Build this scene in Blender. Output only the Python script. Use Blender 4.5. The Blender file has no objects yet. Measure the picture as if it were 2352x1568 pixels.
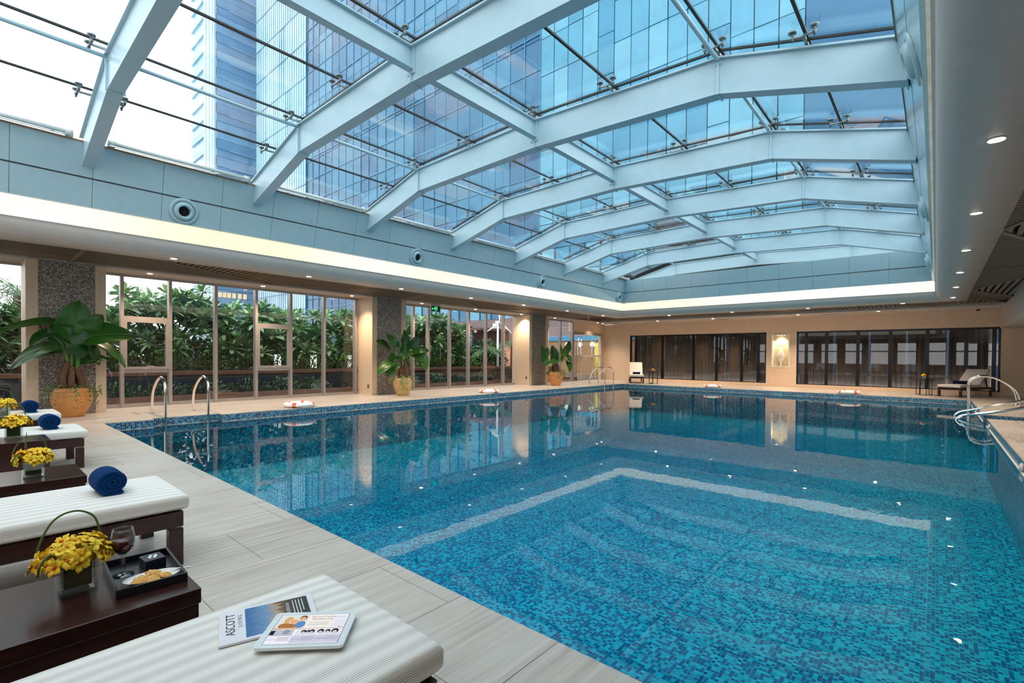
import bpy, math, random
from mathutils import Vector, Matrix
R = random.Random(7)
PI = math.pi
scene = bpy.context.scene
COL = scene.collection

# ------------------------------------------------------------------ camera
YAW, PITCH, ROLL, FPX, CY, EYE = 41.1, -0.845, 0.452, 1116.124, 834.606, 1.22
ya, pi_, ro = (math.radians(a) for a in (YAW, PITCH, ROLL))
cF = Vector((-math.sin(ya) * math.cos(pi_), math.cos(ya) * math.cos(pi_), math.sin(pi_)))
cR = Vector((math.cos(ya), math.sin(ya), 0))
cU = cR.cross(cF)
cR2 = cR * math.cos(ro) + cU * math.sin(ro)
cU2 = cU * math.cos(ro) - cR * math.sin(ro)
cam = bpy.data.cameras.new('camera')
cam.sensor_width = 36
cam.lens = 36 * FPX / 2352
cam.shift_y = (CY - 784) / 2352
cam.clip_start = 0.05
cam.clip_end = 600
camo = bpy.data.objects.new('camera', cam)
M = Matrix((cR2, cU2, -cF)).transposed().to_4x4()
M.translation = (0, 0, EYE)
camo.matrix_world = M
COL.objects.link(camo)
scene.camera = camo


def view(p):
    d = Vector(p) - Vector((0, 0, EYE))
    z = d.dot(cF)
    if z < 0.1:
        return None
    return (1176 + FPX * d.dot(cR2) / z, CY - FPX * d.dot(cU2) / z, z)


def in_frame(a, b, n=8):
    """does any point of the segment a-b fall inside the picture"""
    for k in range(n + 1):
        q = view(Vector(a).lerp(Vector(b), k / n))
        if q and -30 < q[0] < 2382 and -30 < q[1] < 1598:
            return True
    return False


# ------------------------------------------------------------------ world, exposure
SKY = 2.1
w = bpy.data.worlds.new('overcast_sky')
scene.world = w
w.use_nodes = True
bgn = w.node_tree.nodes['Background']
bgn.inputs[0].default_value = (0.955, 0.975, 1.0, 1)
bgn.inputs[1].default_value = SKY
vs = scene.view_settings
scene.display_settings.display_device = 'sRGB'
vs.view_transform = 'Standard'
vs.look = 'None'
vs.gamma = 1
vs.exposure = 0.45
vs.use_curve_mapping = False
cy = scene.cycles
cy.max_bounces = 7
cy.adaptive_threshold = 0.018
cy.diffuse_bounces = 3
cy.glossy_bounces = 4
cy.transmission_bounces = 6
cy.transparent_max_bounces = 32
cy.caustics_reflective = False
cy.caustics_refractive = False
cy.sample_clamp_indirect = 4.0
cy.use_denoising = True
WARM = (1.0, 0.76, 0.54)
LAMP_W = 175.0


# ------------------------------------------------------------------ mesh helpers
class MB:
    def __init__(s):
        s.v = []
        s.f = []
        s.sm = []

    def add(s, vs_, fs_, smooth=False):
        o = len(s.v)
        s.v += [tuple(v) for v in vs_]
        s.f += [tuple(i + o for i in f) for f in fs_]
        s.sm += [smooth] * len(fs_)
        return s

    def box(s, x0, x1, y0, y1, z0, z1):
        v = [(x, y, z) for z in (z0, z1) for y in (y0, y1) for x in (x0, x1)]
        return s.add(v, [(0, 2, 3, 1), (4, 5, 7, 6), (0, 1, 5, 4), (2, 6, 7, 3), (0, 4, 6, 2), (1, 3, 7, 5)])

    def bar(s, a, b, w_, h_, up=(0, 0, 1)):
        a, b = Vector(a), Vector(b)
        d = (b - a).normalized()
        up = Vector(up)
        if abs(d.dot(up)) > 0.98:
            up = Vector((1, 0, 0))
        sx = d.cross(up).normalized() * w_ / 2
        sz = sx.cross(d).normalized() * h_ / 2
        v = [p + i * sx + j * sz for p in (a, b) for i, j in ((-1, -1), (1, -1), (1, 1), (-1, 1))]
        return s.add(v, [(0, 1, 2, 3), (7, 6, 5, 4), (0, 4, 5, 1), (1, 5, 6, 2), (2, 6, 7, 3), (3, 7, 4, 0)])

    def tube(s, pts, r, n=8, cap=True):
        pts = [Vector(p) for p in pts]
        rs = r if isinstance(r, (list, tuple)) else [r] * len(pts)
        t0 = (pts[1] - pts[0]).normalized()
        nv = t0.cross(Vector((0, 0, 1)) if abs(t0.z) < 0.9 else Vector((1, 0, 0))).normalized()
        vs_, rings = [], []
        for i, p in enumerate(pts):
            t = (pts[min(i + 1, len(pts) - 1)] - pts[max(i - 1, 0)])
            if t.length < 1e-9:
                t = t0
            t.normalize()
            nv = (nv - t * nv.dot(t))
            if nv.length < 1e-6:
                nv = t.orthogonal()
            nv.normalize()
            b = t.cross(nv)
            rings.append(len(vs_))
            for k in range(n):
                a = 2 * PI * k / n
                vs_.append(p + (nv * math.cos(a) + b * math.sin(a)) * rs[i])
        fs = []
        for i in range(len(pts) - 1):
            for k in range(n):
                a, b2 = rings[i] + k, rings[i] + (k + 1) % n
                fs.append((a, b2, b2 + n, a + n))
        s.add(vs_, fs, True)
        if cap:
            o = len(s.v) - len(vs_)
            s.f += [tuple(o + k for k in reversed(range(n))), tuple(o + rings[-1] + k for k in range(n))]
            s.sm += [False, False]
        return s

    def lathe(s, prof, n=20, c=(0, 0, 0), axis='z', close=False):
        vs_, fs = [], []
        for r, z in prof:
            for k in range(n):
                a = 2 * PI * k / n
                p = (r * math.cos(a), r * math.sin(a), z)
                if axis == 'x':
                    p = (p[2], p[0], p[1])
                elif axis == 'y':
                    p = (p[0], p[2], p[1])
                vs_.append((p[0] + c[0], p[1] + c[1], p[2] + c[2]))
        m = len(prof)
        for i in range(m if close else m - 1):
            for k in range(n):
                a = i * n + k
                b2 = i * n + (k + 1) % n
                j = ((i + 1) % m - i) * n
                fs.append((a, b2, b2 + j, a + j))
        return s.add(vs_, fs, True)

    def prism(s, poly, a, b, plane='xz'):
        """polygon in the plane, extruded between a and b on the third axis"""
        def P(u, v, t):
            return {'xz': (u, t, v), 'xy': (u, v, t), 'yz': (t, u, v)}[plane]
        n = len(poly)
        v = [P(u, q, a) for u, q in poly] + [P(u, q, b) for u, q in poly]
        f = [tuple(range(n)), tuple(reversed(range(n, 2 * n)))]
        f += [(i, i + n, (i + 1) % n + n, (i + 1) % n) for i in range(n)]
        return s.add(v, f)

    def grid(s, rows, smooth=True):
        n, m = len(rows), len(rows[0])
        v = [p for r in rows for p in r]
        f = [(i * m + j, i * m + j + 1, (i + 1) * m + j + 1, (i + 1) * m + j) for i in range(n - 1) for j in range(m - 1)]
        return s.add(v, f, smooth)

    def mesh(s, name, mat=None):
        me = bpy.data.meshes.new(name)
        me.from_pydata(s.v, [], s.f)
        if any(s.sm):
            me.polygons.foreach_set('use_smooth', s.sm)
        if mat:
            me.materials.append(mat)
        me.update()
        return me

    def build(s, name, mat, parent=None, loc=(0, 0, 0), rot=None):
        return ob(name, s.mesh(name, mat), parent, loc, rot)


def ob(name, me, parent=None, loc=(0, 0, 0), rot=None, scale=None):
    o = bpy.data.objects.new(name, me)
    COL.objects.link(o)
    o.location = loc
    if rot:
        o.rotation_euler = rot
    if scale:
        o.scale = scale
    if parent:
        o.parent = parent
    return o


def empty(name, loc=(0, 0, 0), rz=0.0):
    o = bpy.data.objects.new(name, None)
    o.empty_display_size = 0.1
    COL.objects.link(o)
    o.location = loc
    o.rotation_euler = (0, 0, rz)
    return o


def tag(o, label=None, cat=None, group=None, kind=None):
    if label:
        o['label'] = label
    if cat:
        o['category'] = cat
    if group:
        o['group'] = group
    if kind:
        o['kind'] = kind
    return o


KIDS = {}


def copy_tree(o, parent=None):
    c = o.copy()
    COL.objects.link(c)
    c.parent = parent
    for ch in list(o.children):
        copy_tree(ch, c)
    return c


def bevel(o, width, seg=2):
    m = o.modifiers.new('bevel', 'BEVEL')
    m.width = width
    m.segments = seg
    m.limit_method = 'ANGLE'
    return o


def text_mesh(s_, size, mat, name='lettering', align='CENTER', ext=0.0):
    cu = bpy.data.curves.new(name, 'FONT')
    cu.body = s_
    cu.size = size
    cu.align_x = align
    cu.align_y = 'CENTER'
    cu.extrude = ext
    cu.resolution_u = 3
    t = bpy.data.objects.new(name, cu)
    COL.objects.link(t)
    me = bpy.data.meshes.new_from_object(t, depsgraph=bpy.context.evaluated_depsgraph_get())
    bpy.data.objects.remove(t)
    bpy.data.curves.remove(cu)
    me.name = name
    me.materials.clear()
    me.materials.append(mat)
    return me


ORD = ['first', 'second', 'third', 'fourth', 'fifth', 'sixth', 'seventh', 'eighth', 'ninth', 'tenth', 'eleventh', 'twelfth']


# ------------------------------------------------------------------ materials
class NT:
    def __init__(s, name):
        s.m = bpy.data.materials.new(name)
        s.m.use_nodes = True
        s.t = s.m.node_tree
        s.t.nodes.clear()
        s.out = s.n('ShaderNodeOutputMaterial')

    def n(s, t, **kw):
        x = s.t.nodes.new(t)
        for k, v in kw.items():
            setattr(x, k, v)
        return x

    def l(s, a, b):
        s.t.links.new(a, b)

    def math(s, op, a, b=None, clamp=False):
        x = s.n('ShaderNodeMath', operation=op, use_clamp=clamp)
        for i, q in enumerate((a, b)):
            if q is None:
                continue
            if isinstance(q, (int, float)):
                x.inputs[i].default_value = q
            else:
                s.l(q, x.inputs[i])
        return x.outputs[0]

    def ramp(s, fac, stops, interp='LINEAR'):
        x = s.n('ShaderNodeValToRGB')
        x.color_ramp.interpolation = interp
        e = x.color_ramp.elements
        while len(e) < len(stops):
            e.new(0.5)
        for q, (p, c) in zip(e, stops):
            q.position = p
            q.color = (*c, 1)
        s.l(fac, x.inputs[0])
        return x.outputs[0]

    def pos(s, scale=(1, 1, 1), obj=False):
        mp = s.n('ShaderNodeMapping')
        mp.inputs['Scale'].default_value = scale
        if obj:
            s.l(s.n('ShaderNodeTexCoord').outputs['Object'], mp.inputs[0])
        else:
            s.l(s.n('ShaderNodeNewGeometry').outputs['Position'], mp.inputs[0])
        return mp.outputs[0]

    def noise(s, vec, scale, detail=3, rough=0.55):
        x = s.n('ShaderNodeTexNoise')
        x.inputs['Scale'].default_value = scale
        x.inputs['Detail'].default_value = detail
        x.inputs['Roughness'].default_value = rough
        s.l(vec, x.inputs['Vector'])
        return x.outputs[0]

    def bump(s, h, strength=0.2, dist=0.01):
        b = s.n('ShaderNodeBump')
        b.inputs['Strength'].default_value = strength
        b.inputs['Distance'].default_value = dist
        s.l(h, b.inputs['Height'])
        return b.outputs[0]

    def principled(s, col=None, rough=0.5, metal=0.0, spec=0.5, normal=None, coat=0.0, emis=None, emis_s=0.0, trans=0.0):
        p = s.n('ShaderNodeBsdfPrincipled')
        if isinstance(col, (tuple, list)):
            p.inputs['Base Color'].default_value = (*col, 1)
        elif col is not None:
            s.l(col, p.inputs['Base Color'])
        p.inputs['Roughness'].default_value = rough
        p.inputs['Metallic'].default_value = metal
        p.inputs['Specular IOR Level'].default_value = spec
        p.inputs['Coat Weight'].default_value = coat
        if emis:
            p.inputs['Emission Color'].default_value = (*emis, 1)
            p.inputs['Emission Strength'].default_value = emis_s
        if normal is not None:
            s.l(normal, p.inputs['Normal'])
        s.l(p.outputs[0], s.out.inputs[0])
        return p


def lin(r, g, b):
    return tuple(((c / 255) / 12.92 if c / 255 <= 0.04045 else ((c / 255 + 0.055) / 1.055) ** 2.4) for c in (r, g, b))


def plain(name, col, rough=0.5, metal=0.0, spec=0.5, var=0.12, scale=6.0, bump=0.0, coat=0.0, stretch=(1, 1, 1)):
    m = NT(name)
    nz = m.noise(m.pos(stretch), scale)
    c = m.ramp(nz, [(0.3, tuple(x * (1 - var) for x in col)), (0.7, tuple(min(1, x * (1 + var)) for x in col))])
    m.principled(c, rough, metal, spec, m.bump(nz, bump, 0.004) if bump else None, coat)
    return m.m


def thin_glass(name, tint, f0=0.04, rough=0.0, refl=(1, 1, 1), gain=1.0):
    m = NT(name)
    lw = m.n('ShaderNodeLayerWeight')
    lw.inputs[0].default_value = 0.5
    p5 = m.math('POWER', lw.outputs['Facing'], 5.0)
    fr = m.math('ADD', m.math('MULTIPLY', p5, 1 - f0), f0)
    if gain != 1.0:
        fr = m.math('MULTIPLY', fr, gain, True)
    tr = m.n('ShaderNodeBsdfTransparent')
    tr.inputs[0].default_value = (*tint, 1)
    gl = m.n('ShaderNodeBsdfGlossy')
    gl.inputs[0].default_value = (*refl, 1)
    gl.inputs['Roughness'].default_value = rough
    mx = m.n('ShaderNodeMixShader')
    m.l(fr, mx.inputs[0])
    m.l(tr.outputs[0], mx.inputs[1])
    m.l(gl.outputs[0], mx.inputs[2])
    m.l(mx.outputs[0], m.out.inputs[0])
    return m.m


def emit(name, col, strength):
    m = NT(name)
    e = m.n('ShaderNodeEmission')
    e.inputs[0].default_value = (*col, 1)
    e.inputs[1].default_value = strength
    m.l(e.outputs[0], m.out.inputs[0])
    return m.m


def deck_material():
    m = NT('deck_stone')
    st = m.noise(m.pos((26, 1.3, 1)), 1.0, 5, 0.62)
    cloud = m.noise(m.pos((1.6, 0.7, 1)), 1.0, 3)
    # one shade per slab: hash of the slab grid
    sep = m.n('ShaderNodeSeparateXYZ')
    m.l(m.pos(), sep.inputs[0])
    cx = m.math('FLOOR', m.math('DIVIDE', sep.outputs[0], 0.6))
    cyy = m.math('FLOOR', m.math('DIVIDE', m.math('ADD', sep.outputs[1], m.math('MULTIPLY', cx, 0.4)), 1.2))
    cmb = m.n('ShaderNodeCombineXYZ')
    m.l(cx, cmb.inputs[0])
    m.l(cyy, cmb.inputs[1])
    wn = m.n('ShaderNodeTexWhiteNoise', noise_dimensions='2D')
    m.l(cmb.outputs[0], wn.inputs['Vector'])
    f = m.math('ADD', m.math('MULTIPLY', st, 0.62), m.math('ADD', m.math('MULTIPLY', cloud, 0.26), m.math('MULTIPLY', m.math('ADD', wn.outputs[0], 0.9), 0.07)))
    c = m.ramp(f, [(0.32, lin(140, 128, 118)), (0.5, lin(192, 179, 167)), (0.70, lin(216, 205, 194))])
    m.principled(c, 0.33, 0, 0.5, m.bump(st, 0.08, 0.002))
    return m.m


PITCH_T = 0.03


def mosaic_material(name, stops, grout):
    m = NT(name)
    sc = m.pos((1 / PITCH_T,) * 3)
    fl = m.n('ShaderNodeVectorMath', operation='FLOOR')
    m.l(sc, fl.inputs[0])
    fr = m.n('ShaderNodeVectorMath', operation='FRACTION')
    m.l(sc, fr.inputs[0])
    wn = m.n('ShaderNodeTexWhiteNoise', noise_dimensions='3D')
    m.l(fl.outputs[0], wn.inputs['Vector'])
    patch = m.noise(m.pos((1, 1, 1)), 2.2, 2)
    v = m.math('ADD', wn.outputs[0], m.math('MULTIPLY', m.math('SUBTRACT', patch, 0.5), 0.5), True)
    col = m.ramp(v, stops, 'CONSTANT')
    sp = m.n('ShaderNodeSeparateXYZ')
    m.l(fr.outputs[0], sp.inputs[0])
    mn = m.math('MINIMUM', m.math('MINIMUM', sp.outputs[0], sp.outputs[1]), sp.outputs[2])
    isg = m.math('LESS_THAN', mn, 0.1)
    mx = m.n('ShaderNodeMix', data_type='RGBA')
    m.l(isg, mx.inputs[0])
    m.l(col, mx.inputs[6])
    mx.inputs[7].default_value = (*grout, 1)
    m.principled(mx.outputs[2], 0.25, 0, 0.5)
    return m.m


def water_material():
    m = NT('pool_water')
    a = m.noise(m.pos((1, 1, 1)), 2.6, 2)
    b = m.noise(m.pos((1, 1, 1)), 11.0, 1)
    h = m.math('ADD', a, m.math('MULTIPLY', b, 0.22))
    bp = m.bump(h, 0.06, 0.010)
    fr = m.n('ShaderNodeFresnel')
    fr.inputs[0].default_value = 1.42
    m.l(bp, fr.inputs[1])
    tr = m.n('ShaderNodeBsdfTransparent')
    tr.inputs[0].default_value = (0.74, 0.945, 1.0, 1)
    gl = m.n('ShaderNodeBsdfGlossy')
    gl.inputs['Roughness'].default_value = 0.0
    m.l(bp, gl.inputs['Normal'])
    mx = m.n('ShaderNodeMixShader')
    m.l(fr.outputs[0], mx.inputs[0])
    m.l(tr.outputs[0], mx.inputs[1])
    m.l(gl.outputs[0], mx.inputs[2])
    m.l(mx.outputs[0], m.out.inputs[0])
    return m.m


def cushion_material():
    m = NT('striped_cushion')
    tc = m.n('ShaderNodeTexCoord')
    sp = m.n('ShaderNodeSeparateXYZ')
    m.l(tc.outputs['Object'], sp.inputs[0])
    s = m.math('ADD', sp.outputs[0], sp.outputs[2])
    fine = m.math('SINE', m.math('MULTIPLY', s, 2 * PI / 0.0075))
    wide = m.math('SINE', m.math('MULTIPLY', s, 2 * PI / 0.062))
    amt = m.math('MULTIPLY', m.math('ADD', m.math('MULTIPLY', wide, 0.5), 0.5), m.math('GREATER_THAN', fine, 0.35))
    c = m.ramp(amt, [(0.0, lin(242, 235, 227)), (1.0, lin(176, 168, 160))])
    m.principled(c, 0.85, 0, 0.2, m.bump(fine, 0.15, 0.0015))
    return m.m


def mosaic_column_material():
    m = NT('column_mosaic')
    sc = m.pos((1 / 0.022, 1 / 0.022, 1 / 0.011))
    fl = m.n('ShaderNodeVectorMath', operation='FLOOR')
    m.l(sc, fl.inputs[0])
    wn = m.n('ShaderNodeTexWhiteNoise', noise_dimensions='3D')
    m.l(fl.outputs[0], wn.inputs['Vector'])
    c = m.ramp(wn.outputs[0], [(0.0, lin(96, 88, 82)), (0.35, lin(138, 128, 120)), (0.7, lin(176, 166, 154)), (0.9, lin(200, 190, 178))], 'CONSTANT')
    m.principled(c, 0.35)
    return m.m


def wood_material(name, col, rough=0.35, stretch=(3, 30, 30), var=0.35):
    m = NT(name)
    nz = m.noise(m.pos(stretch, True), 1.4, 4, 0.6)
    c = m.ramp(nz, [(0.3, tuple(x * (1 - var) for x in col)), (0.7, tuple(x * (1 + var) for x in col))])
    m.principled(c, rough, 0, 0.5)
    return m.m


def leaf_material(name, c0, c1, rough=0.45):
    m = NT(name)
    oi = m.n('ShaderNodeObjectInfo')
    nz = m.noise(m.pos((1, 1, 1)), 5.0, 2)
    f = m.math('ADD', m.math('MULTIPLY', oi.outputs['Random'], 0.5), m.math('MULTIPLY', nz, 0.5))
    c = m.ramp(f, [(0.2, c0), (0.8, c1)])
    m.principled(c, rough, 0, 0.4)
    return m.m


def cove_material():
    m = NT('cove_light')
    nz = m.noise(m.pos((0.16, 0.16, 0.0)), 1.0, 1)
    c = m.ramp(nz, [(0.45, (1.0, 0.98, 0.91)), (0.62, (1.0, 0.97, 0.68))])
    e_ = m.n('ShaderNodeEmission')
    m.l(c, e_.inputs[0])
    e_.inputs[1].default_value = 0.80
    m.l(e_.outputs[0], m.out.inputs[0])
    return m.m


deckM = deck_material()
poolM = mosaic_material('pool_mosaic', [(0.0, (0.0, 0.075, 0.22)), (0.22, (0.0, 0.11, 0.28)), (0.44, (0.0, 0.25, 0.40)), (0.56, (0.0, 0.40, 0.55)), (0.78, (0.004, 0.50, 0.69))], (0.03, 0.44, 0.54))
bandM = mosaic_material('waterline_mosaic', [(0.0, (0.012, 0.02, 0.09)), (0.3, (0.02, 0.10, 0.22)), (0.5, (0.06, 0.22, 0.30)), (0.72, (0.04, 0.30, 0.40)), (0.9, (0.10, 0.06, 0.08))], (0.30, 0.42, 0.45))
waterM = water_material()
whiteM = plain('white_paint', lin(200, 188, 179), 0.5, var=0.03)
panelM = plain('fascia_panel', lin(168, 195, 203), 0.16, var=0.03, spec=0.6)
beamM = plain('white_steel', lin(180, 206, 217), 0.35, var=0.03)
grooveM = plain('dark_groove', (0.09, 0.09, 0.085), 0.6)
tanM = plain('tan_stone', lin(226, 200, 170), 0.5, var=0.06, scale=14)
tanfarM = plain('tan_plaster', lin(230, 202, 174), 0.6, var=0.04, scale=9)
frameM = plain('bronze_frame', lin(172, 162, 156), 0.35, 0.3, var=0.05)
darkframeM = plain('dark_frame', (0.012, 0.011, 0.012), 0.2, 0.5)
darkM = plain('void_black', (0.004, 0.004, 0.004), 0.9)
slatM = wood_material('slat_timber', lin(122, 101, 83), 0.5, (6, 6, 6), 0.2)
slatdM = wood_material('slat_timber_dark', lin(102, 84, 71), 0.5, (6, 6, 6), 0.2)
chromeM = plain('chrome', (0.82, 0.80, 0.77), 0.07, 1.0, var=0.02)
steelM = plain('spider_steel', (0.20, 0.225, 0.23), 0.25, 1.0, var=0.1)
rubberM = plain('black_seal', (0.004, 0.004, 0.005), 0.5)
glassroofM = thin_glass('roof_glass', (0.885, 0.962, 0.98), 0.05, 0, (0.9, 0.97, 1.0))
glasswinM = thin_glass('window_glass', (0.955, 0.97, 0.975), 0.035)
glassdarkM = thin_glass('smoked_glass', (0.66, 0.65, 0.65), 0.045, 0, (1, 1, 1), 1.0)
glassclearM = thin_glass('clear_glass', (0.92, 0.945, 0.945), 0.14)
winepM = plain('red_wine', (0.085, 0.003, 0.008), 0.04, spec=0.5, var=0.3, scale=60)
espressoM = wood_material('espresso_wood', lin(52, 26, 22), 0.22, (3, 3, 30), 0.3)
cushM = cushion_material()
towelM = plain('navy_towel', lin(8, 50, 98), 0.95, spec=0.1, var=0.25, scale=160, bump=0.8)
towelfarM = plain('dark_navy_towel', lin(16, 26, 60), 0.95, spec=0.1, var=0.2, scale=120, bump=0.6)
coveM = cove_material()
lampM = emit('downlight_lens', (1.0, 0.86, 0.66), 14.0)
terraM = plain('terracotta', lin(206, 140, 78), 0.45, var=0.12, scale=7, bump=0.15)
soilM = plain('soil', (0.03, 0.02, 0.014), 0.9)
trunkM = plain('palm_trunk', lin(96, 66, 46), 0.8, var=0.4, scale=30, bump=0.6)
bigleafM = leaf_material('elephant_ear_leaf', (0.010, 0.055, 0.008), (0.05, 0.17, 0.02), 0.35)
stemM = plain('green_stem', lin(74, 118, 40), 0.45)
ivyM = leaf_material('ivy_leaf', lin(52, 88, 30), lin(150, 166, 84))
frangM = leaf_material('frangipani_leaf', lin(66, 118, 58), lin(168, 200, 150), 0.4)
hedgeM = leaf_material('hedge_leaf', lin(40, 84, 30), lin(116, 164, 60))
palmM = leaf_material('palm_leaf', lin(60, 104, 66), lin(150, 182, 128))
barkM = plain('grey_bark', lin(74, 66, 56), 0.85, var=0.3, scale=14)
yellowM = leaf_material('orchid_petal', lin(246, 180, 10), lin(255, 226, 60), 0.55)
orangeM = plain('orchid_lip', lin(200, 84, 10), 0.5)
bladeM = plain('grass_blade', lin(70, 96, 30), 0.45)
lineM = plain('vase_leaf_lining', lin(36, 66, 12), 0.3, var=0.5, scale=40)
ringwM = plain('ring_white', lin(238, 236, 232), 0.45, var=0.02)
ringrM = plain('ring_red', lin(226, 74, 52), 0.5, var=0.03)
ropeM = plain('rope', lin(224, 220, 210), 0.8)


# ------------------------------------------------------------------ large structure: pool, floor
PX0, PX1, PY0, PY1 = -10.915, 0.82, 1.69, 20.295
WATER_Z, POOL_Z = -0.15, -1.155
WX0, WX1, WY0, WY1 = -13.9, 4.6, -6.0, 23.4
NOTCH = (14.12, 15.08, 2.6)          # step notch in the right deck: y0, y1, x end
LADY = (2.42, 3.56)                  # ladder recess in the left deck
LADX = PX0 - 0.2

pool = empty('pool_basin', (0, 0, 0))
tag(pool, 'rectangular swimming pool basin lined with blue and teal mosaic', 'pool', kind='structure')
T = 0.15
b = MB()
b.box(PX0 - T - .2, PX1 + T, PY0 - T, PY1 + T, POOL_Z - 0.15, POOL_Z)
b.build('pool_floor', poolM, pool)
for nm, q in (('pool_wall', (PX0 - T - 0.2, PX0, PY0, LADY[0])), ('pool_wall', (PX0 - T - 0.2, PX0, LADY[1], PY1)), ('pool_wall', (PX0 - T - 0.2, LADX, LADY[0], LADY[1])),
              ('pool_wall', (PX0 - T, PX1 + T, PY0 - T, PY0)), ('pool_wall', (PX0 - T, PX1 + T, PY1, PY1 + T)),
              ('pool_wall', (PX1, PX1 + T, PY0, NOTCH[0])), ('pool_wall', (PX1, PX1 + T, NOTCH[1], PY1))):
    MB().box(*q, POOL_Z, -0.2).build(nm, poolM, pool)
    x0, x1, y0, y1 = q
    MB().box(*q, -0.2, -0.0145).build('waterline_band', bandM, pool)
MB().box(PX1, NOTCH[2], NOTCH[0] - 0.1, NOTCH[1] + 0.1, -0.5, -0.32).build('entry_step', poolM, pool)
for y0, y1 in ((NOTCH[0] - 0.08, NOTCH[0]), (NOTCH[1], NOTCH[1] + 0.08)):
    MB().box(PX1 + T, NOTCH[2], y0, y1, -0.32, -0.0145).build('waterline_band', bandM, pool)
lipM = plain('lip_stone', lin(206, 200, 190), 0.5)
e = 0.02
for q in ((PX0, PX0 + e, PY0, LADY[0]), (PX0, PX0 + e, LADY[1], PY1), (LADX, LADX + e, LADY[0], LADY[1]), (PX0, PX1, PY1 - e, PY1), (PX1 - e, PX1, PY0, NOTCH[0]), (PX1 - e, PX1, NOTCH[1], PY1), (PX0, PX1, PY0, PY0 + e)):
    MB().box(*q, -0.165, -0.146).build('water_lip', lipM, pool)
wt = MB()
wt.box(PX0, PX1, PY0, PY1, WATER_Z - 0.001, WATER_Z)
wt.box(LADX, PX0, LADY[0], LADY[1], WATER_Z - 0.001, WATER_Z)
wt.box(PX1, NOTCH[2], NOTCH[0], NOTCH[1], WATER_Z - 0.001, WATER_Z)
wt.v, wt.f, wt.sm = [v for v in wt.v], [f for i, f in enumerate(wt.f) if i % 6 == 1], [False] * 3
tag(wt.build('pool_water', waterM), 'clear still water filling the blue mosaic pool', 'water', kind='stuff')

# nearest mosaic tiles as pieces of their own
tm = [plain('mosaic_tile_%s' % n, c, 0.2, var=0.1, scale=40) for n, c in (('navy', (0.0, 0.075, 0.22)), ('blue', (0.0, 0.11, 0.28)), ('teal', (0.0, 0.25, 0.40)), ('cyan', (0.0, 0.40, 0.55)), ('pale', (0.004, 0.50, 0.69)))]
tmesh = []
for mm in tm:
    q = MB().box(-0.0133, 0.0133, -0.0133, 0.0133, 0, 0.004)
    tmesh.append(q.mesh('mosaic_tile', mm))
cand = []
for i in range(int(PX0 / PITCH_T), int(PX1 / PITCH_T)):
    for j in range(int(PY0 / PITCH_T) + 1, int(6 / PITCH_T)):
        p = ((i + 0.55) * PITCH_T, (j + 0.55) * PITCH_T, POOL_Z)
        d2 = p[0] ** 2 + p[1] ** 2
        if d2 < 9:
            q = view(p)
            if q and 0 < q[0] < 2352 and q[1] < 1568:
                # hidden under the near deck edge?
                t = (EYE - 0.0) / (EYE - POOL_Z)
                if p[1] * t > PY0 + 0.01:
                    cand.append((q[2], p))
cand.sort()
for _, p in cand[:290]:
    ob('mosaic_tile', R.choices(tmesh, (22, 22, 12, 22, 22))[0], pool, p)
for yy in (8.6, 13.4):
    o = MB().lathe([(0.0, 0), (0.035, 0), (0.045, 0.012), (0.06, 0.016), (0.06, 0.03), (0.0, 0.03)], 16, axis='x').build('return_inlet', whiteM, None, (PX1 - 0.03, yy, -0.10))
    tag(o, 'round white water inlet on the right pool wall, %s one' % ('nearer' if yy < 10 else 'farther'), 'inlet')

# floor: base slabs plus stone slabs on top
floor = empty('floor')
tag(floor, 'pale streaked stone deck around the pool', 'floor', kind='structure')
regs = [(WX0, WX1, WY0, PY0), (WX0, LADX - 0.0, LADY[0], LADY[1]), (WX0, PX0, PY0, LADY[0]), (WX0, PX0, LADY[1], PY1), (WX0, WX1, PY1, WY1), (PX1, WX1, PY0, NOTCH[0]), (PX1, WX1, NOTCH[1], PY1), (NOTCH[2], WX1, NOTCH[0], NOTCH[1])]
def inset(r, d=0.06):
    x0, x1, y0, y1 = r
    return (x0 + (d if x0 > -13 else 0), x1 - (d if x1 < 4 else 0), y0 + (d if y0 > 0 else 0), y1 - (d if y1 < 23 else 0))


for r in regs:
    MB().box(*inset(r), -0.3 if r[0] < -12 or r[1] > 3 else -0.3, -0.0145).build('floor_bed', plain('joint_grout', lin(150, 142, 134), 0.8) if 'joint_grout' not in bpy.data.materials else bpy.data.materials['joint_grout'], floor)
slabs = []
gap = 0.0016
for (x0, x1, y0, y1) in regs:
    i0, i1 = math.floor(x0 / 0.6), math.ceil(x1 / 0.6)
    for i in range(i0, i1):
        off = -0.4 * i
        j0, j1 = math.floor((y0 - off) / 1.2) - 1, math.ceil((y1 - off) / 1.2) + 1
        for j in range(j0, j1):
            a0, a1 = max(x0, i * 0.6), min(x1, i * 0.6 + 0.6)
            b0, b1 = max(y0, j * 1.2 + off), min(y1, j * 1.2 + 1.2 + off)
            if a1 - a0 > 0.02 and b1 - b0 > 0.02:
                ea0 = 0 if a0 == x0 else gap
                ea1 = 0 if a1 == x1 else gap
                eb0 = 0 if b0 == y0 else gap
                eb1 = 0 if b1 == y1 else gap
                slabs.append((a0 + ea0, a1 - ea1, b0 + eb0, b1 - eb1))
unit = MB().box(-0.5, 0.5, -0.5, 0.5, -0.5, 0.5).mesh('floor_slab', deckM)


def size_in_view(c, r):
    q = view(c)
    if not q or not (-80 < q[0] < 2432 and -80 < q[1] < 1648):
        return 0
    return r * FPX / q[2]


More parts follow.
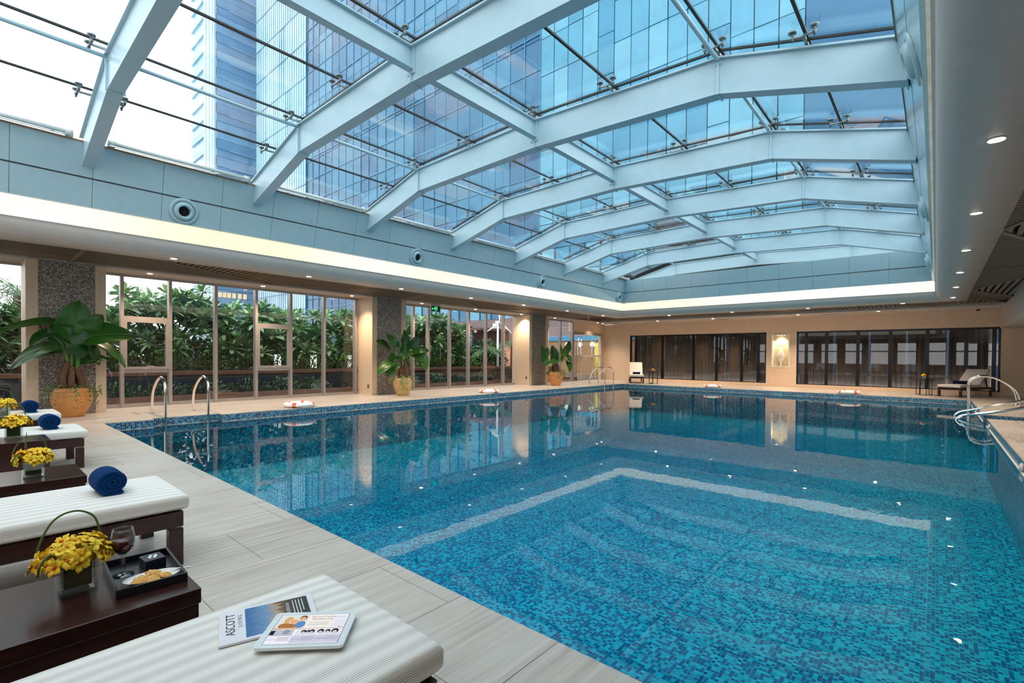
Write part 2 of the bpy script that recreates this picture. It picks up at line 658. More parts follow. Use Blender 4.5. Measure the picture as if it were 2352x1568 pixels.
slabs.sort(key=lambda s: -size_in_view(((s[0] + s[1]) / 2, (s[2] + s[3]) / 2, 0), math.sqrt((s[1] - s[0]) * (s[3] - s[2]))))
rest = MB()
for k, s in enumerate(slabs):
    if k < 290:
        ob('floor_slab', unit, floor, ((s[0] + s[1]) / 2, (s[2] + s[3]) / 2, -0.007), None, (s[1] - s[0], s[3] - s[2], 0.014))
    else:
        rest.box(s[0], s[1], s[2], s[3], -0.014, 0)
tag(rest.build('floor_slabs', deckM, floor), kind='stuff')

# ------------------------------------------------------------------ roof opening: cornice, cove, fascia
LX0, LX1, LY0, LY1 = -10.12, -0.055, -2.3, 18.72      # lip rectangle


def ring(prof, mat, name, parent=None):
    """sweep (outward offset, z) profile round the roof opening"""
    m = MB()
    rows = []
    for e_, z in prof:
        rows.append([(LX0 - e_, LY0 - e_, z), (LX1 + e_, LY0 - e_, z), (LX1 + e_, LY1 + e_, z), (LX0 - e_, LY1 + e_, z), (LX0 - e_, LY0 - e_, z)])
    # a row of points per corner; flat shading across the corners
    vs_, fs = [], []
    for s_ in range(4):
        o = len(vs_)
        for r in rows:
            vs_ += [r[s_], r[s_ + 1]]
        for i in range(len(rows) - 1):
            fs.append((o + 2 * i, o + 2 * i + 1, o + 2 * i + 3, o + 2 * i + 2))
    m.add(vs_, fs, True)
    return m.build(name, mat, parent)


prof = [(0.70, 3.06), (0.70, 2.95), (0.30, 2.95)]
for k in range(1, 9):
    a = -PI / 2 + k / 8 * PI / 2
    prof.append((0.27 - 0.25 * math.cos(a), 3.19 + 0.24 * math.sin(a)))
prof += [(0.0, 3.20), (0.04, 3.205), (0.06, 3.13), (0.46, 3.13)]
corn = empty('trim_1')
tag(corn, 'white rounded cornice ringing the glazed roof opening', 'cornice', kind='structure')
ring(prof, whiteM, 'cornice', corn)
ring([(0.40, 3.13), (0.40, 3.70)], coveM, 'cove_glow', corn)  # recess wall lit by a hidden strip; its glow is put into the material
ring([(0.41, 3.70), (-0.04, 3.70)], coveM, 'cove_glow', corn)  # top of the recess made to glow as well, though it is no lamp

ZB = [(-9.93, 4.10), (-8.02, 4.60), (-5.0, 4.65), (-2.09, 4.51), (-0.25, 4.01)]
DEP, GL = 0.41, 0.55
BY = [-1.15, 1.38, 3.85, 6.32, 8.89, 11.49, 14.13, 16.74, 19.3]


def zb(x):
    for (a, za), (c, zc) in zip(ZB, ZB[1:]):
        if x <= c + 1e-6:
            return za + (zc - za) * (x - a) / (c - a)
    return ZB[-1][1]


FT, FB, FG = 4.42, 3.51, 3.93
TILT = math.atan2(0.225, 0.91)


def fe(z):
    return 0.065 + (z - FB) * math.tan(TILT)     # how far the leaning fascia stands inside the lip

sides = []
fas = {}
for nm, side in (('left', 'left'), ('right', 'right'), ('far', 'far'), ('near', 'near')):
    f_ = empty('trim_%d' % (2 + len(fas)))
    tag(f_, 'glossy pale panelled fascia under the %s edge of the glass roof' % side, 'fascia', kind='structure')
    fas[side] = f_


def fascia(side):
    par = fas[side]
    L = LY1 - LY0 if side in ('left', 'right') else LX1 - LX0
    n = 23 if side in ('left', 'right') else 10
    a0, a1 = (LY0 + 0.1, LY1 - 0.06) if side in ('left', 'right') else (LX0 + 0.06, LX1 - 0.06)
    st = (a1 - a0) / n

    def cell(u0, u1, z0, z1, d0, d1):
        v = []
        for z in (z0, z1):
            for d in (d0, d1):
                for u in (u0, u1):
                    e_ = fe(z) - d
                    v.append({'left': (LX0 + e_, u, z), 'right': (LX1 - e_, u, z), 'far': (u, LY1 - e_, z), 'near': (u, LY0 + e_, z)}[side])
        return v, [(0, 2, 3, 1), (4, 5, 7, 6), (0, 1, 5, 4), (2, 6, 7, 3), (0, 4, 6, 2), (1, 3, 7, 5)]
    for z0, z1 in ((FB, FG - 0.012), (FG + 0.012, FT)):
        for k in range(n):
            MB().add(*cell(a0 + k * st + 0.003, a0 + (k + 1) * st - 0.003, z0, z1, 0.0, 0.03)).build('fascia_panel', panelM, par)
    MB().add(*cell(a0 - 0.1, a1 + 0.3, FB + 0.004, FT - 0.002, 0.032, 0.09)).build('fascia_backing', plain('fascia_back', lin(232, 230, 224), 0.6) if 'fascia_back' not in bpy.data.materials else bpy.data.materials['fascia_back'], par)
    MB().add(*cell(a0, a1, FG - 0.0115, FG + 0.0115, 0.018, 0.031)).build('shadow_gap', grooveM, par)


for s_ in fas:
    fascia(s_)
sillM = plain('eave_sill', lin(150, 124, 92), 0.5)
MB().box(LX0, LX0 + fe(FT) + 0.012, LY0, LY1, FT, FT + 0.03).build('eave_sill', sillM, fas['left'])
MB().box(LX1 - fe(FT) - 0.012, LX1, LY0, LY1, FT, FT + 0.03).build('eave_sill', sillM, fas['right'])

# roof beams
pathb = ZB
for i, y in enumerate(BY):
    if i == 0:
        continue          # behind the picture
    root = empty('roof_beam', (0, y, 0))
    if i == len(BY) - 1:
        lb = 'white cranked roof beam farthest away, half hidden by the end fascia'
    else:
        lb = 'white cranked steel roof beam, %s from the front across the glass roof' % ORD[i - 1]
    tag(root, lb, 'roof beam', 'roof beams')
    bot = pathb
    top = [(x, z + DEP) for x, z in reversed(pathb)]
    MB().prism(bot + top, -0.075, 0.075).build('web', beamM, root)
    up = [(x, z + DEP) for x, z in pathb]
    MB().prism(up + [(x, z + 0.022) for x, z in reversed(up)], -0.115, 0.115).build('top_flange', beamM, root)
    MB().prism([(x, z - 0.016) for x, z in pathb] + list(reversed(pathb)), -0.085, 0.085).build('bottom_flange', beamM, root)
    for x, z in pathb[1:4]:
        MB().box(x - 0.011, x + 0.011, -0.105, 0.105, z - 0.03, z + DEP).build('stiffener', beamM, root)
    for x, z in (pathb[0], pathb[-1]):
        s_ = 1 if x < -5 else -1
        MB().box(min(x, x + s_ * 0.012), max(x, x + s_ * 0.012), -0.14, 0.14, z - 0.02, z + DEP - 0.07).build('end_plate', beamM, root)

# ridge purlins and round ties between the beams
for i in range(len(BY) - 1):
    y0, y1 = BY[i] + 0.078, BY[i + 1] - 0.078
    wh = 'between the %s and %s roof beams' % (ORD[max(i - 1, 0)], ORD[i]) if i else 'in front of the first roof beam'
    if i == len(BY) - 2:
        wh = 'behind the seventh roof beam'
    zc = zb(-5.0)
    L = y1 - y0
    show = in_frame((-5.0, y0, zc + 0.2), (-5.0, y1, zc + 0.2))
    if show:
        r_ = empty('ridge_purlin', (-5.0, y0, zc))
        tag(r_, 'white steel ridge purlin %s' % wh, 'purlin', 'ridge purlins')
        MB().box(-0.055, 0.055, 0, L, 0.13, 0.145).build('bottom_flange', beamM, r_)
        MB().box(-0.055, 0.055, 0, L, 0.40, 0.415).build('top_flange', beamM, r_)
        MB().box(-0.012, 0.012, 0, L, 0.14, 0.405).build('web', beamM, r_)
    for yy in ((0.0, L - 0.012) if show else ()):
        MB().box(-0.075, 0.075, yy, yy + 0.012, 0.08, 0.43).build('end_plate', beamM, r_)
    for k, x in ((1, -8.02), (3, -2.09)):
        z = zb(x) + DEP - 0.02
        if not in_frame((x, y0, z), (x, y1, z)):
            continue
        o = MB().tube([(0, 0, 0), (0, L, 0)], 0.026, 10).build('round_tie', beamM, None, (x, y0, z))
        tag(o, 'round roof tie on the %s side %s' % ('left' if k == 1 else 'right', wh), 'tie rod', 'round roof ties')
        MB().box(-0.035, 0.035, -0.004, 0.012, -0.05, 0.05).build('tie_bracket', beamM, o)
        MB().box(-0.035, 0.035, L - 0.012, L + 0.004, -0.05, 0.05).build('tie_bracket', beamM, o)

# glass panes with black seams
XN = [-9.93, -8.98, -8.02, -6.52, -5.0, -3.57, -2.09, -1.14, -0.25]
YN = BY[:-1] + [21.2]
roofg = empty('ceiling')
tag(roofg, 'clear bolted glass roof with black sealed seams', 'glass roof', kind='structure')
for j in range(len(YN) - 1):
    for i in range(8):
        xa, xc = XN[i] + 0.012, XN[i + 1] - 0.012
        za, zc = zb(xa) + GL, zb(xc) + GL
        m = MB().prism([(xa, za), (xc, zc), (xc, zc + 0.016), (xa, za + 0.016)], YN[j] + 0.014, YN[j + 1] - 0.014)
        m.build('glass_pane', glassroofM, roofg)
for i in range(1, 8):
    z = zb(XN[i]) + GL
    MB().box(XN[i] - 0.017, XN[i] + 0.017, YN[0], YN[-1], z - 0.004, z + 0.020).build('seam', rubberM, roofg)
for y in YN[1:-1]:
    MB().prism([(x, z + GL - 0.004) for x, z in ZB] + [(x, z + GL + 0.02) for x, z in reversed(ZB)], y - 0.018, y + 0.018).build('seam', rubberM, roofg)
MB().box(-12, 2, 21.2, 21.3, 3.9, 5.6).build('end_void', darkM, roofg)

# spider fittings: a bar across the beam with a fork at each end
spine_me = MB().prism([(-0.25, -0.010), (0.25, -0.010), (0.25, 0.008), (0.05, 0.020), (-0.05, 0.020), (-0.25, 0.008)], -0.014, 0.014, 'yz').mesh('spine', steelM)
fork_me = MB().prism([(-0.105, -0.004), (-0.04, -0.016), (0.04, -0.016), (0.105, -0.004), (0.105, 0.010), (0.0, 0.0), (-0.105, 0.010)], -0.013, 0.013, 'xz').mesh('fork', steelM)
but_me = MB().lathe([(0.0, -0.045), (0.011, -0.043), (0.014, -0.02), (0.022, -0.006), (0.022, 0.008), (0.012, 0.018), (0.014, 0.045), (0.042, 0.052), (0.044, 0.072), (0.0, 0.072)], 10).mesh('glass_button', steelM)
for bi, y in enumerate(BY[1:-1]):
    for xi, x in enumerate(XN[1:-1]):
        z0 = zb(x) + DEP + 0.022
        zt = zb(x) + GL - 0.072 - z0
        if not in_frame((x, y - 0.25, z0 + 0.1), (x, y + 0.25, z0 + 0.1), 2):
            continue
        s_ = empty('spider_fitting', (x, y, z0))
        tag(s_, 'steel spider fitting on the %s roof beam, %s from its left end' % (ORD[bi], ORD[xi]), 'spider fitting', 'glass roof spider fittings')
        MB().tube([(0, 0, 0), (0, 0, zt)], 0.020, 8).build('post', steelM, s_)
        ob('spine', spine_me, s_, (0, 0, zt))
        for sy in (1, -1):
            f_ = ob('fork', fork_me, s_, (0, sy * 0.25, zt))
            for sx in (1, -1):
                ob('glass_button', but_me, f_, (sx * 0.105, 0, 0))

# roller blinds along the left eave
blindM = plain('blind_white', lin(214, 216, 212), 0.4, var=0.04)
for i in range(len(BY) - 1):
    y0, y1 = BY[i] + 0.2, BY[i + 1] - 0.2
    if i == len(BY) - 2:
        y1 = LY1 - 0.1
    b_ = empty('roller_blind', (LX0 + fe(FT) + 0.05, y0, FT + 0.075))
    tag(b_, 'white roller blind tube on the left eave, %s bay from the front' % ORD[i], 'roller blind', 'eave roller blinds')
    MB().tube([(0, 0.05, 0), (0, y1 - y0 - 0.05, 0)], 0.042, 10).build('tube', blindM, b_)
    for a, c in ((0, 0.09), (y1 - y0 - 0.09, y1 - y0)):
        MB().tube([(0, a, 0), (0, c, 0)], 0.055, 10).build('end_cap', blindM, b_)
    MB().box(0.03, 0.045, 0.02, y1 - y0 - 0.02, -0.05, -0.035).build('bottom_bar', chromeM, b_)

# air nozzles
noz = {}
prof_o = [(0.225, 0.0), (0.225, 0.02), (0.20, 0.032), (0.17, 0.028), (0.165, 0.0)]
prof_b = [(0.165, 0.005), (0.15, 0.05), (0.12, 0.075), (0.095, 0.07), (0.085, 0.02), (0.08, -0.05)]
for side, ys in (('left', (2.66, 7.75, 12.95, 18.2)), ('right', (5.26, 10.6, 16.4))):
    for k, y in enumerate(ys):
        sg = 1 if side == 'left' else -1
        n_ = empty('air_nozzle', (LX0 + fe(3.72) + 0.001 if side == 'left' else LX1 - fe(3.72) - 0.001, y, 3.72))
        n_.rotation_euler = (0, sg * TILT, 0)
        tag(n_, 'round ball air nozzle in the %s fascia, %s from the front' % (side, ORD[k]), 'air nozzle', 'air nozzles')
        MB().lathe([(r, sg * q) for r, q in prof_o], 28, axis='x').build('rim', panelM, n_)
        MB().lathe([(r, sg * q) for r, q in prof_b], 24, axis='x').build('ball', panelM, n_)
        MB().lathe([(0.0, sg * 0.004), (0.082, sg * 0.004)], 20, axis='x').build('throat', darkM, n_)

# ------------------------------------------------------------------ ceilings round the opening
SX0, SX1, SY1 = LX0 - 0.70, LX1 + 0.70, LY1 + 0.70
LIN_L, LIN_F, BUL = -12.98, 21.6, 1.62
ceil = empty('ceiling_surround')
tag(ceil, 'timber slat ceiling strips round the white cornice', 'slat ceiling', kind='structure')
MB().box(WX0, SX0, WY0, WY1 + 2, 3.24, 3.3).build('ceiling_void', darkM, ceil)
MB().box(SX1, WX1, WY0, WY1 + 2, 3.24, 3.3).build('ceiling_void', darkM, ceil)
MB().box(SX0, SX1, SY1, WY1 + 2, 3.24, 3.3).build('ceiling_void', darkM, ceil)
MB().box(SX0, SX1, WY0, LY0 - 0.7, 3.0, 3.06).build('ceiling_board', whiteM, ceil)
soff = empty('trim_6')
tag(soff, 'flat white soffit strip above the windows and end wall', 'soffit', kind='structure')
MB().box(WX0, LIN_L, WY0, WY1, 3.0, 3.24).build('soffit_left', whiteM, soff)
MB().box(LIN_L, BUL, LIN_F, WY1, 2.96, 3.24).build('soffit_far', whiteM, soff)
bulk = MB().box(BUL, WX1, 3.0, WY1, 2.30, 3.24).build('trim_7', whiteM)
tag(bulk, 'dropped white bulkhead along the right side', 'bulkhead', kind='structure')
slats = []
PS = 0.125
SZ = 3.03


def clip_slats(poly, along, parent_list, mat_id):
    """slats running along one axis inside a triangle poly [(x,y)*3]"""
    ax = 0 if along == 'x' else 1
    lo = min(p[1 - ax] for p in poly)
    hi = max(p[1 - ax] for p in poly)
    k = math.ceil(lo / PS)
    while k * PS < hi:
        c = k * PS
        xs = []
        for (a, b2) in zip(poly, poly[1:] + poly[:1]):
            u0, u1 = a[1 - ax], b2[1 - ax]
            if (u0 - c) * (u1 - c) <= 0 and abs(u1 - u0) > 1e-9:
                xs.append(a[ax] + (b2[ax] - a[ax]) * (c - u0) / (u1 - u0))
        if len(xs) >= 2 and max(xs) - min(xs) > 0.08:
            m0, m1 = min(xs), max(xs)
            parent_list.append((along, c, m0, m1, mat_id))
        k += 1


divs = []
mods = [-6.15 + 7.65 * k for k in range(5)]      # cross bars at 1.5, 9.15, 16.8
for a, c in zip(mods, mods[1:]):
    lo, hi = max(a, WY0), min(c, WY1)
    mid = (a + c) / 2
    t0, t1, ap = (SX0, a + 0.35), (SX0, c - 0.35), (LIN_L, mid)
    clip_slats([t0, t1, ap], 'x', slats, 0)
    for tri in ([(SX0, a + 0.04), t0, ap], [(SX0, a + 0.04), ap, (LIN_L, a + 0.04)], [(SX0, c - 0.04), t1, ap], [(SX0, c - 0.04), ap, (LIN_L, c - 0.04)]):
        clip_slats(tri, 'y', slats, 1)
    divs += [(t0, ap), (t1, ap), ((SX0, a), (LIN_L, a))]
for apy in (2.0, 9.65, 17.3):
    A, B_, C_ = (SX1, apy), (BUL, apy - 2.6), (BUL, apy + 2.4)
    clip_slats([A, B_, C_], 'y', slats, 0)
    lo, hi = apy - 3.8, min(apy + 3.85, LIN_F)
    for tri in ([A, B_, (SX1, lo)], [B_, (SX1, lo), (BUL, lo)], [A, C_, (SX1, hi)], [C_, (SX1, hi), (BUL, hi)]):
        clip_slats(tri, 'x', slats, 1)
    divs += [(A, B_), (A, C_), ((SX1, lo), (BUL, lo))]
for x0, x1 in ((LIN_L, -8.6), (-8.6, -4.2), (-4.2, 0.0), (0.0, BUL)):
    xm = (x0 + x1) / 2
    A, B_, C_ = (x0, LIN_F), (x1, LIN_F), (xm, SY1)
    clip_slats([A, B_, C_], 'y', slats, 0)
    clip_slats([A, C_, (x0, SY1)], 'x', slats, 1)
    clip_slats([B_, C_, (x1, SY1)], 'x', slats, 1)
    divs += [(A, C_), (B_, C_), ((x0, SY1), (x0, LIN_F))]
scored = []
for s_ in slats:
    al, c, m0, m1, mid_ = s_
    p = ((m0 + m1) / 2, c, SZ) if al == 'x' else (c, (m0 + m1) / 2, SZ)
    q0, q1 = view(p), None
    scored.append((-size_in_view(p, 0.06), s_))
scored.sort(key=lambda t: t[0])
su = [MB().box(-0.5, 0.5, -0.5, 0.5, -0.5, 0.5).mesh('slat', m_) for m_ in (slatM, slatdM)]
rest = MB()
k = 0
for sc_, (al, c, m0, m1, mi) in scored:
    w_ = 0.062 if mi == 0 else 0.088
    mxx = ((m0 + m1) / 2, c, SZ + 0.016) if al == 'x' else (c, (m0 + m1) / 2, SZ + 0.016)
    if sc_ < 0 and k < 290:
        ob('slat', su[mi], ceil, mxx, None, (m1 - m0, w_, 0.032) if al == 'x' else (w_, m1 - m0, 0.032))
        k += 1
    else:
        h_ = (m1 - m0) / 2
        if al == 'x':
            rest.box(mxx[0] - h_, mxx[0] + h_, c - w_ / 2, c + w_ / 2, SZ, SZ + 0.032)
        else:
            rest.box(c - w_ / 2, c + w_ / 2, mxx[1] - h_, mxx[1] + h_, SZ, SZ + 0.032)
tag(rest.build('slats_distant', slatM, ceil), kind='stuff')
for a, c in divs:
    MB().bar((a[0], a[1], SZ + 0.012), (c[0], c[1], SZ + 0.012), 0.07, 0.05).build('divider', slatM, ceil)

# ------------------------------------------------------------------ downlights
trim_me = MB().lathe([(0.062, 0.0), (0.062, -0.006), (0.045, -0.010), (0.043, 0.0)], 18).mesh('trim_ring', whiteM)
lens_me = MB().lathe([(0.0, -0.016), (0.03, -0.015), (0.052, -0.0105)], 18).mesh('lens', lampM)
spot = bpy.data.lights.new('downlight_beam', 'SPOT')
spot.energy = LAMP_W
spot.color = WARM
spot.spot_size = math.radians(115)
spot.spot_blend = 0.9
spot.shadow_soft_size = 0.05
spot_wall = spot.copy()
spot_wall.energy = LAMP_W * 1.7


def downlight(x, y, z, label, beam=None):
    d = empty('downlight', (x, y, z))
    tag(d, label, 'downlight', 'ceiling downlights')
    ob('trim_ring', trim_me, d)
    ob('lens', lens_me, d)
    l_ = bpy.data.objects.new('downlight_beam', beam or spot)
    COL.objects.link(l_)
    l_.parent = d
    l_.location = (0, 0, -0.03)


for k, y in enumerate((2.62, 5.14, 7.60, 10.1, 12.55, 15.1, 17.7)):
    downlight(-10.45, y, 2.95, 'lit downlight in the left cornice underside, %s from the front' % ORD[k])
for k, y in enumerate((2.86, 5.27, 7.82, 10.45, 13.0, 15.7, 18.1, 21.85)):
    downlight(-13.2, y, 3.0, 'lit downlight in the soffit over the left windows, %s from the front' % ORD[k])
for k, y in enumerate((5.37, 7.9, 10.47, 13.05, 15.63, 18.2)):
    downlight(0.33, y, 2.95, 'lit downlight in the right cornice underside, %s from the front' % ORD[k])
for k, x in enumerate((-8.25, -5.8, -3.33, -0.8)):
    downlight(x, 19.2, 2.95, 'lit downlight in the far cornice underside, %s from the left' % ORD[k])
for k, x in enumerate((-10.0, -7.43, -4.15, -1.6)):
    downlight(x, 21.95, 2.96, 'lit downlight in the soffit by the end wall, %s from the left' % ORD[k], spot_wall)

# ------------------------------------------------------------------ left wall: columns and windows
XW = -13.78           # window plane
colmM = mosaic_column_material()
COLS = [(0.88, 2.06), (8.36, 9.6), (15.95, 17.25)]
for k, (y0, y1) in enumerate(COLS):
    fx = -12.95
    c = empty('column_%d' % (k + 1), (fx, (y0 + y1) / 2, 0))
    tag(c, 'tan stone column with grey mosaic face, %s from the front' % ORD[k], 'column', kind='structure')
    h = (y1 - y0) / 2
    MB().box(-0.95, -0.05, -h, h, 0, 3.0).build('shaft', tanM, c)
    MB().box(-0.05, -0.012, -h + 0.17, h - 0.17, 0, 3.0).build('mosaic_face', colmM, c)
    for a, b2 in ((-h, -h + 0.17), (h - 0.17, h)):
        MB().box(-0.05, 0.0, a, b2, 0, 3.0).build('pilaster', tanM, c)
for k, (x, y, z, lb) in enumerate(((-13.15, 8.358, 0.27, 'second column'), (-13.1, 15.948, 0.32, 'third column'))):
    o = empty('wall_socket', (x, y, z))
    tag(o, 'small metal wall socket low on the %s' % lb, 'socket', 'wall sockets')
    MB().box(-0.045, 0.045, -0.008, 0, -0.06, 0.06).build('plate', frameM, o)
    MB().box(-0.02, 0.02, -0.011, -0.008, -0.035, 0.035).build('insert', darkframeM, o)

HEAD = 3.0


def window_bay(n, mull, openers, label):
    root = empty('window_%d' % n, (XW, mull[0], 0))
    tag(root, label, 'window', kind='structure')
    y0 = mull[0]
    L = mull[-1] - y0
    MB().box(-0.06, 0.05, 0, L, 0.0, 0.075).build('sill', frameM, root)
    MB().box(-0.06, 0.05, 0, L, HEAD - 0.05, HEAD).build('head', frameM, root)
    for y in mull:
        MB().box(-0.07, 0.075, y - y0 - 0.032, y - y0 + 0.032, 0, HEAD).build('mullion', frameM, root)
    for i, (a, b2) in enumerate(zip(mull, mull[1:])):
        a, b2 = a - y0 + 0.032, b2 - y0 - 0.032
        if i in openers:
            for z0, z1 in ((0.78, 0.86), (1.98, 2.06)):
                MB().box(-0.06, 0.06, a, b2, z0, z1).build('transom', frameM, root)
            MB().box(-0.006, 0.006, a, b2, 0.075, 0.78).build('pane', glasswinM, root)
            MB().box(-0.006, 0.006, a, b2, 2.06, HEAD - 0.05).build('pane', glasswinM, root)
            sash = MB()
            t = 0.055
            sash.box(-0.03, 0.075, a, a + t, 0.86, 1.98).box(-0.03, 0.075, b2 - t, b2, 0.86, 1.98)
            sash.box(-0.03, 0.075, a + t, b2 - t, 0.86, 0.86 + t).box(-0.03, 0.075, a + t, b2 - t, 1.98 - t, 1.98)
            s_ = sash.build('sash', frameM, root)
            MB().box(0.01, 0.022, a + t, b2 - t, 0.86 + t, 1.98 - t).build('pane', glasswinM, s_)
            hd = MB()
            c = (a + b2) / 2
            hd.box(0.075, 0.09, c - 0.06, c + 0.06, 0.865, 0.885).bar((0.085, c, 0.885), (0.11, c, 0.93), 0.02, 0.02).bar((0.11, c - 0.01, 0.925), (0.11, c + 0.13, 0.925), 0.018, 0.018)
            hd.build('handle', whiteM, s_)
        else:
            MB().box(-0.006, 0.006, a, b2, 0.075, HEAD - 0.05).build('pane', glasswinM, root)


window_bay(1, [-5.9, -4.9, -3.9, -2.9, -1.9, -0.9, 0.1, 0.95], [], 'tall window beside the first column at the left edge')
window_bay(2, [2.05, 2.46, 3.37, 4.34, 5.31, 6.24, 7.23, 8.27, 8.55], [1, 4, 7], 'tall framed window wall between the first and second columns')
window_bay(3, [9.5, 10.51, 11.17, 12.20, 13.17, 14.14, 15.20, 16.1], [], 'tall framed window wall between the second and third columns')
window_bay(4, [17.2, 18.3, 19.32, 20.33], [], 'narrow tall window just before the glass door')

# glass door at the far end of the left wall
door = empty('door_1', (XW, 20.36, 0))
tag(door, 'glazed double door with tall steel pulls near the far corner', 'door', kind='structure')
DL = 2.9
MB().box(-0.08, 0.06, 0, 0.10, 0, 2.48).build('jamb', frameM, door)
MB().box(-0.08, 0.06, DL - 0.06, DL, 0, 2.48).build('jamb', frameM, door)
MB().box(-0.08, 0.06, 0.10, DL - 0.06, 2.36, 2.48).build('door_head', frameM, door)
for a, b2 in ((0.1, 1.46), (1.47, DL - 0.06)):
    lf = MB().box(-0.008, 0.008, a, b2, 0.03, 2.35).build('door_leaf', glasswinM, door)
MB().bar((0.05, 0.1, 1.27), (0.05, DL - 0.06, 1.27), 0.03, 0.07).build('push_bar', whiteM, door)
MB().box(0.0, 0.09, DL - 0.26, DL - 0.06, 0, 2.36).build('side_post', whiteM, door)
for y in (0.42, 0.72, 1.75, 2.1):
    p_ = MB().tube([(0.09, y, 0.12), (0.09, y, 2.28)], 0.022, 8).build('pull_bar', chromeM, door)
    for z in (0.35, 2.08):
        MB().tube([(0.0, y, z), (0.09, y, z)], 0.016, 6).build('bracket', chromeM, p_)
wl = empty('wall_left')
tag(wl, 'tan plastered wall over and beside the glass door', 'wall', kind='structure')
MB().box(WX0 - 0.1, XW + 0.04, 20.36, WY1, 2.48, 3.0).build('over_door', tanfarM, wl)
MB().box(WX0 - 0.1, XW + 0.04, 20.36 + DL, WY1 + 0.2, 0, 2.48).build('corner_pier', tanfarM, wl)
dl = bpy.data.lights.new('wall_washer', 'SPOT')
dl.energy = 30
dl.color = (1.0, 0.82, 0.5)
dl.spot_size = math.radians(70)
dl.spot_blend = 0.8
dw = empty('downlight', (-13.35, 22.6, 3.0))
tag(dw, 'small lit downlight washing the wall above the glass door', 'downlight', 'ceiling downlights')
ob('trim_ring', trim_me, dw)
ob('lens', lens_me, dw)
lo_ = bpy.data.objects.new('wall_washer', dl)
COL.objects.link(lo_)
lo_.parent = dw
lo_.location = (0, 0, -0.03)
lo_.rotation_euler = (0, math.radians(-22), 0)

# ------------------------------------------------------------------ far wall with windows, curtains and niche
wf = empty('wall_far', (0, WY1, 0))
tag(wf, 'tan end wall with two dark curtained windows and a lit niche', 'wall', kind='structure')
TH = 0.22
FWL, FWR, NI = (-12.17, -5.62), (-4.45, 1.66), (-5.43, -4.69)
zb0, zt0 = 0.14, 2.36
for x0, x1, z0, z1 in ((WX0, FWL[0], 0, 2.96), (FWL[1], NI[0], 0, 2.96), (NI[1], FWR[0], 0, 2.96), (FWR[1], WX1, 0, 2.96), (FWL[0], FWL[1], 0, zb0), (FWL[0], FWL[1], zt0, 2.96), (FWR[0], FWR[1], 0, zb0), (FWR[0], FWR[1], zt0, 2.96), (NI[0], NI[1], 0, 0.84), (NI[0], NI[1], 2.27, 2.96)):
    MB().box(x0, x1, 0, TH, z0, z1).build('wall_piece', tanfarM, wf)
curtM = NT('sheer_curtain')
cn = curtM.noise(curtM.pos((30, 30, 0.4)), 1.0, 2)
cc = curtM.ramp(cn, [(0.3, lin(150, 140, 132)), (0.7, lin(204, 192, 180))])
curtM.principled(cc, 0.9, 0, 0.1)
curtM = curtM.m
for wi, (x0, x1, ms, lb) in enumerate(((FWL[0], FWL[1], (-11.85, -10.4, -8.83, -7.75, -6.64, -5.95), 'dark curtained window left of the lit niche in the end wall'), (FWR[0], FWR[1], (-4.1, -3.38, -2.33, -1.32, -0.245, 0.8, 1.5), 'dark curtained window right of the lit niche in the end wall'))):
    r_ = empty('window_%d' % (5 + wi), (x0, WY1, 0))
    tag(r_, lb, 'window', kind='structure')
    W_ = x1 - x0
    for q in ((0, W_, zt0 - 0.07, zt0), (0, W_, zb0, zb0 + 0.03), (0, 0.06, zb0, zt0), (W_ - 0.06, W_, zb0, zt0)):
        MB().box(q[0], q[1], 0.02, 0.12, q[2], q[3]).build('frame', darkframeM, r_)
    xs = [0.06] + [m - x0 for m in ms] + [W_ - 0.06]
    for m in xs[1:-1]:
        MB().box(m - 0.055, m + 0.055, 0.03, 0.12, zb0 + 0.03, zt0 - 0.07).build('mullion', darkframeM, r_)
    for a, c in zip(xs, xs[1:]):
        MB().box(a + (0.055 if a > 0.1 else 0), c - (0.055 if c < W_ - 0.1 else 0), 0.06, 0.07, zb0 + 0.03, zt0 - 0.07).build('pane', glassdarkM, r_)
    # curtains hang a little behind the glass
    n = 4 if wi == 0 else 5
    for k in range(n):
        a = 0.15 + (W_ - 0.3) * k / n
        c = 0.15 + (W_ - 0.3) * (k + 1) / n - 0.05
        rows = []
        for z in (0.1, 1.2, 2.5):
            row = []
            steps = int((c - a) / 0.025)
            for i in range(steps + 1):
                t = i / steps
                row.append((a + (c - a) * t, 0.42 + 0.035 * math.sin(i * 0.95 + k) + 0.012 * math.sin(i * 2.3), z))
            rows.append(row)
        m = MB().grid(rows)
        cu = m.build('curtain', curtM, None, (x0, WY1, 0))
        so = cu.modifiers.new('thickness', 'SOLIDIFY')
        so.thickness = 0.004
        tag(cu, 'grey brown sheer curtain behind the %s end wall window, %s from the left' % ('left' if wi == 0 else 'right', ORD[k]), 'curtain', 'end wall curtains')
    px = W_ - 0.42 if wi == 0 else 0.1
    o = MB().box(px, px + 0.32, 0.16, 0.34, 0.1, 2.5).build('inner_pier', whiteM, r_)
MB().box(WX0, WX1, WY1 + 1.0, WY1 + 1.1, 0, 3.2).build('back_room_wall', plain('back_room', (0.05, 0.042, 0.036), 0.7), wf)
MB().box(WX0, WX1, WY1 + TH, WY1 + 1.0, -0.02, 0.08).build('back_room_floor', plain('back_room_floor', (0.06, 0.05, 0.04), 0.7), wf)
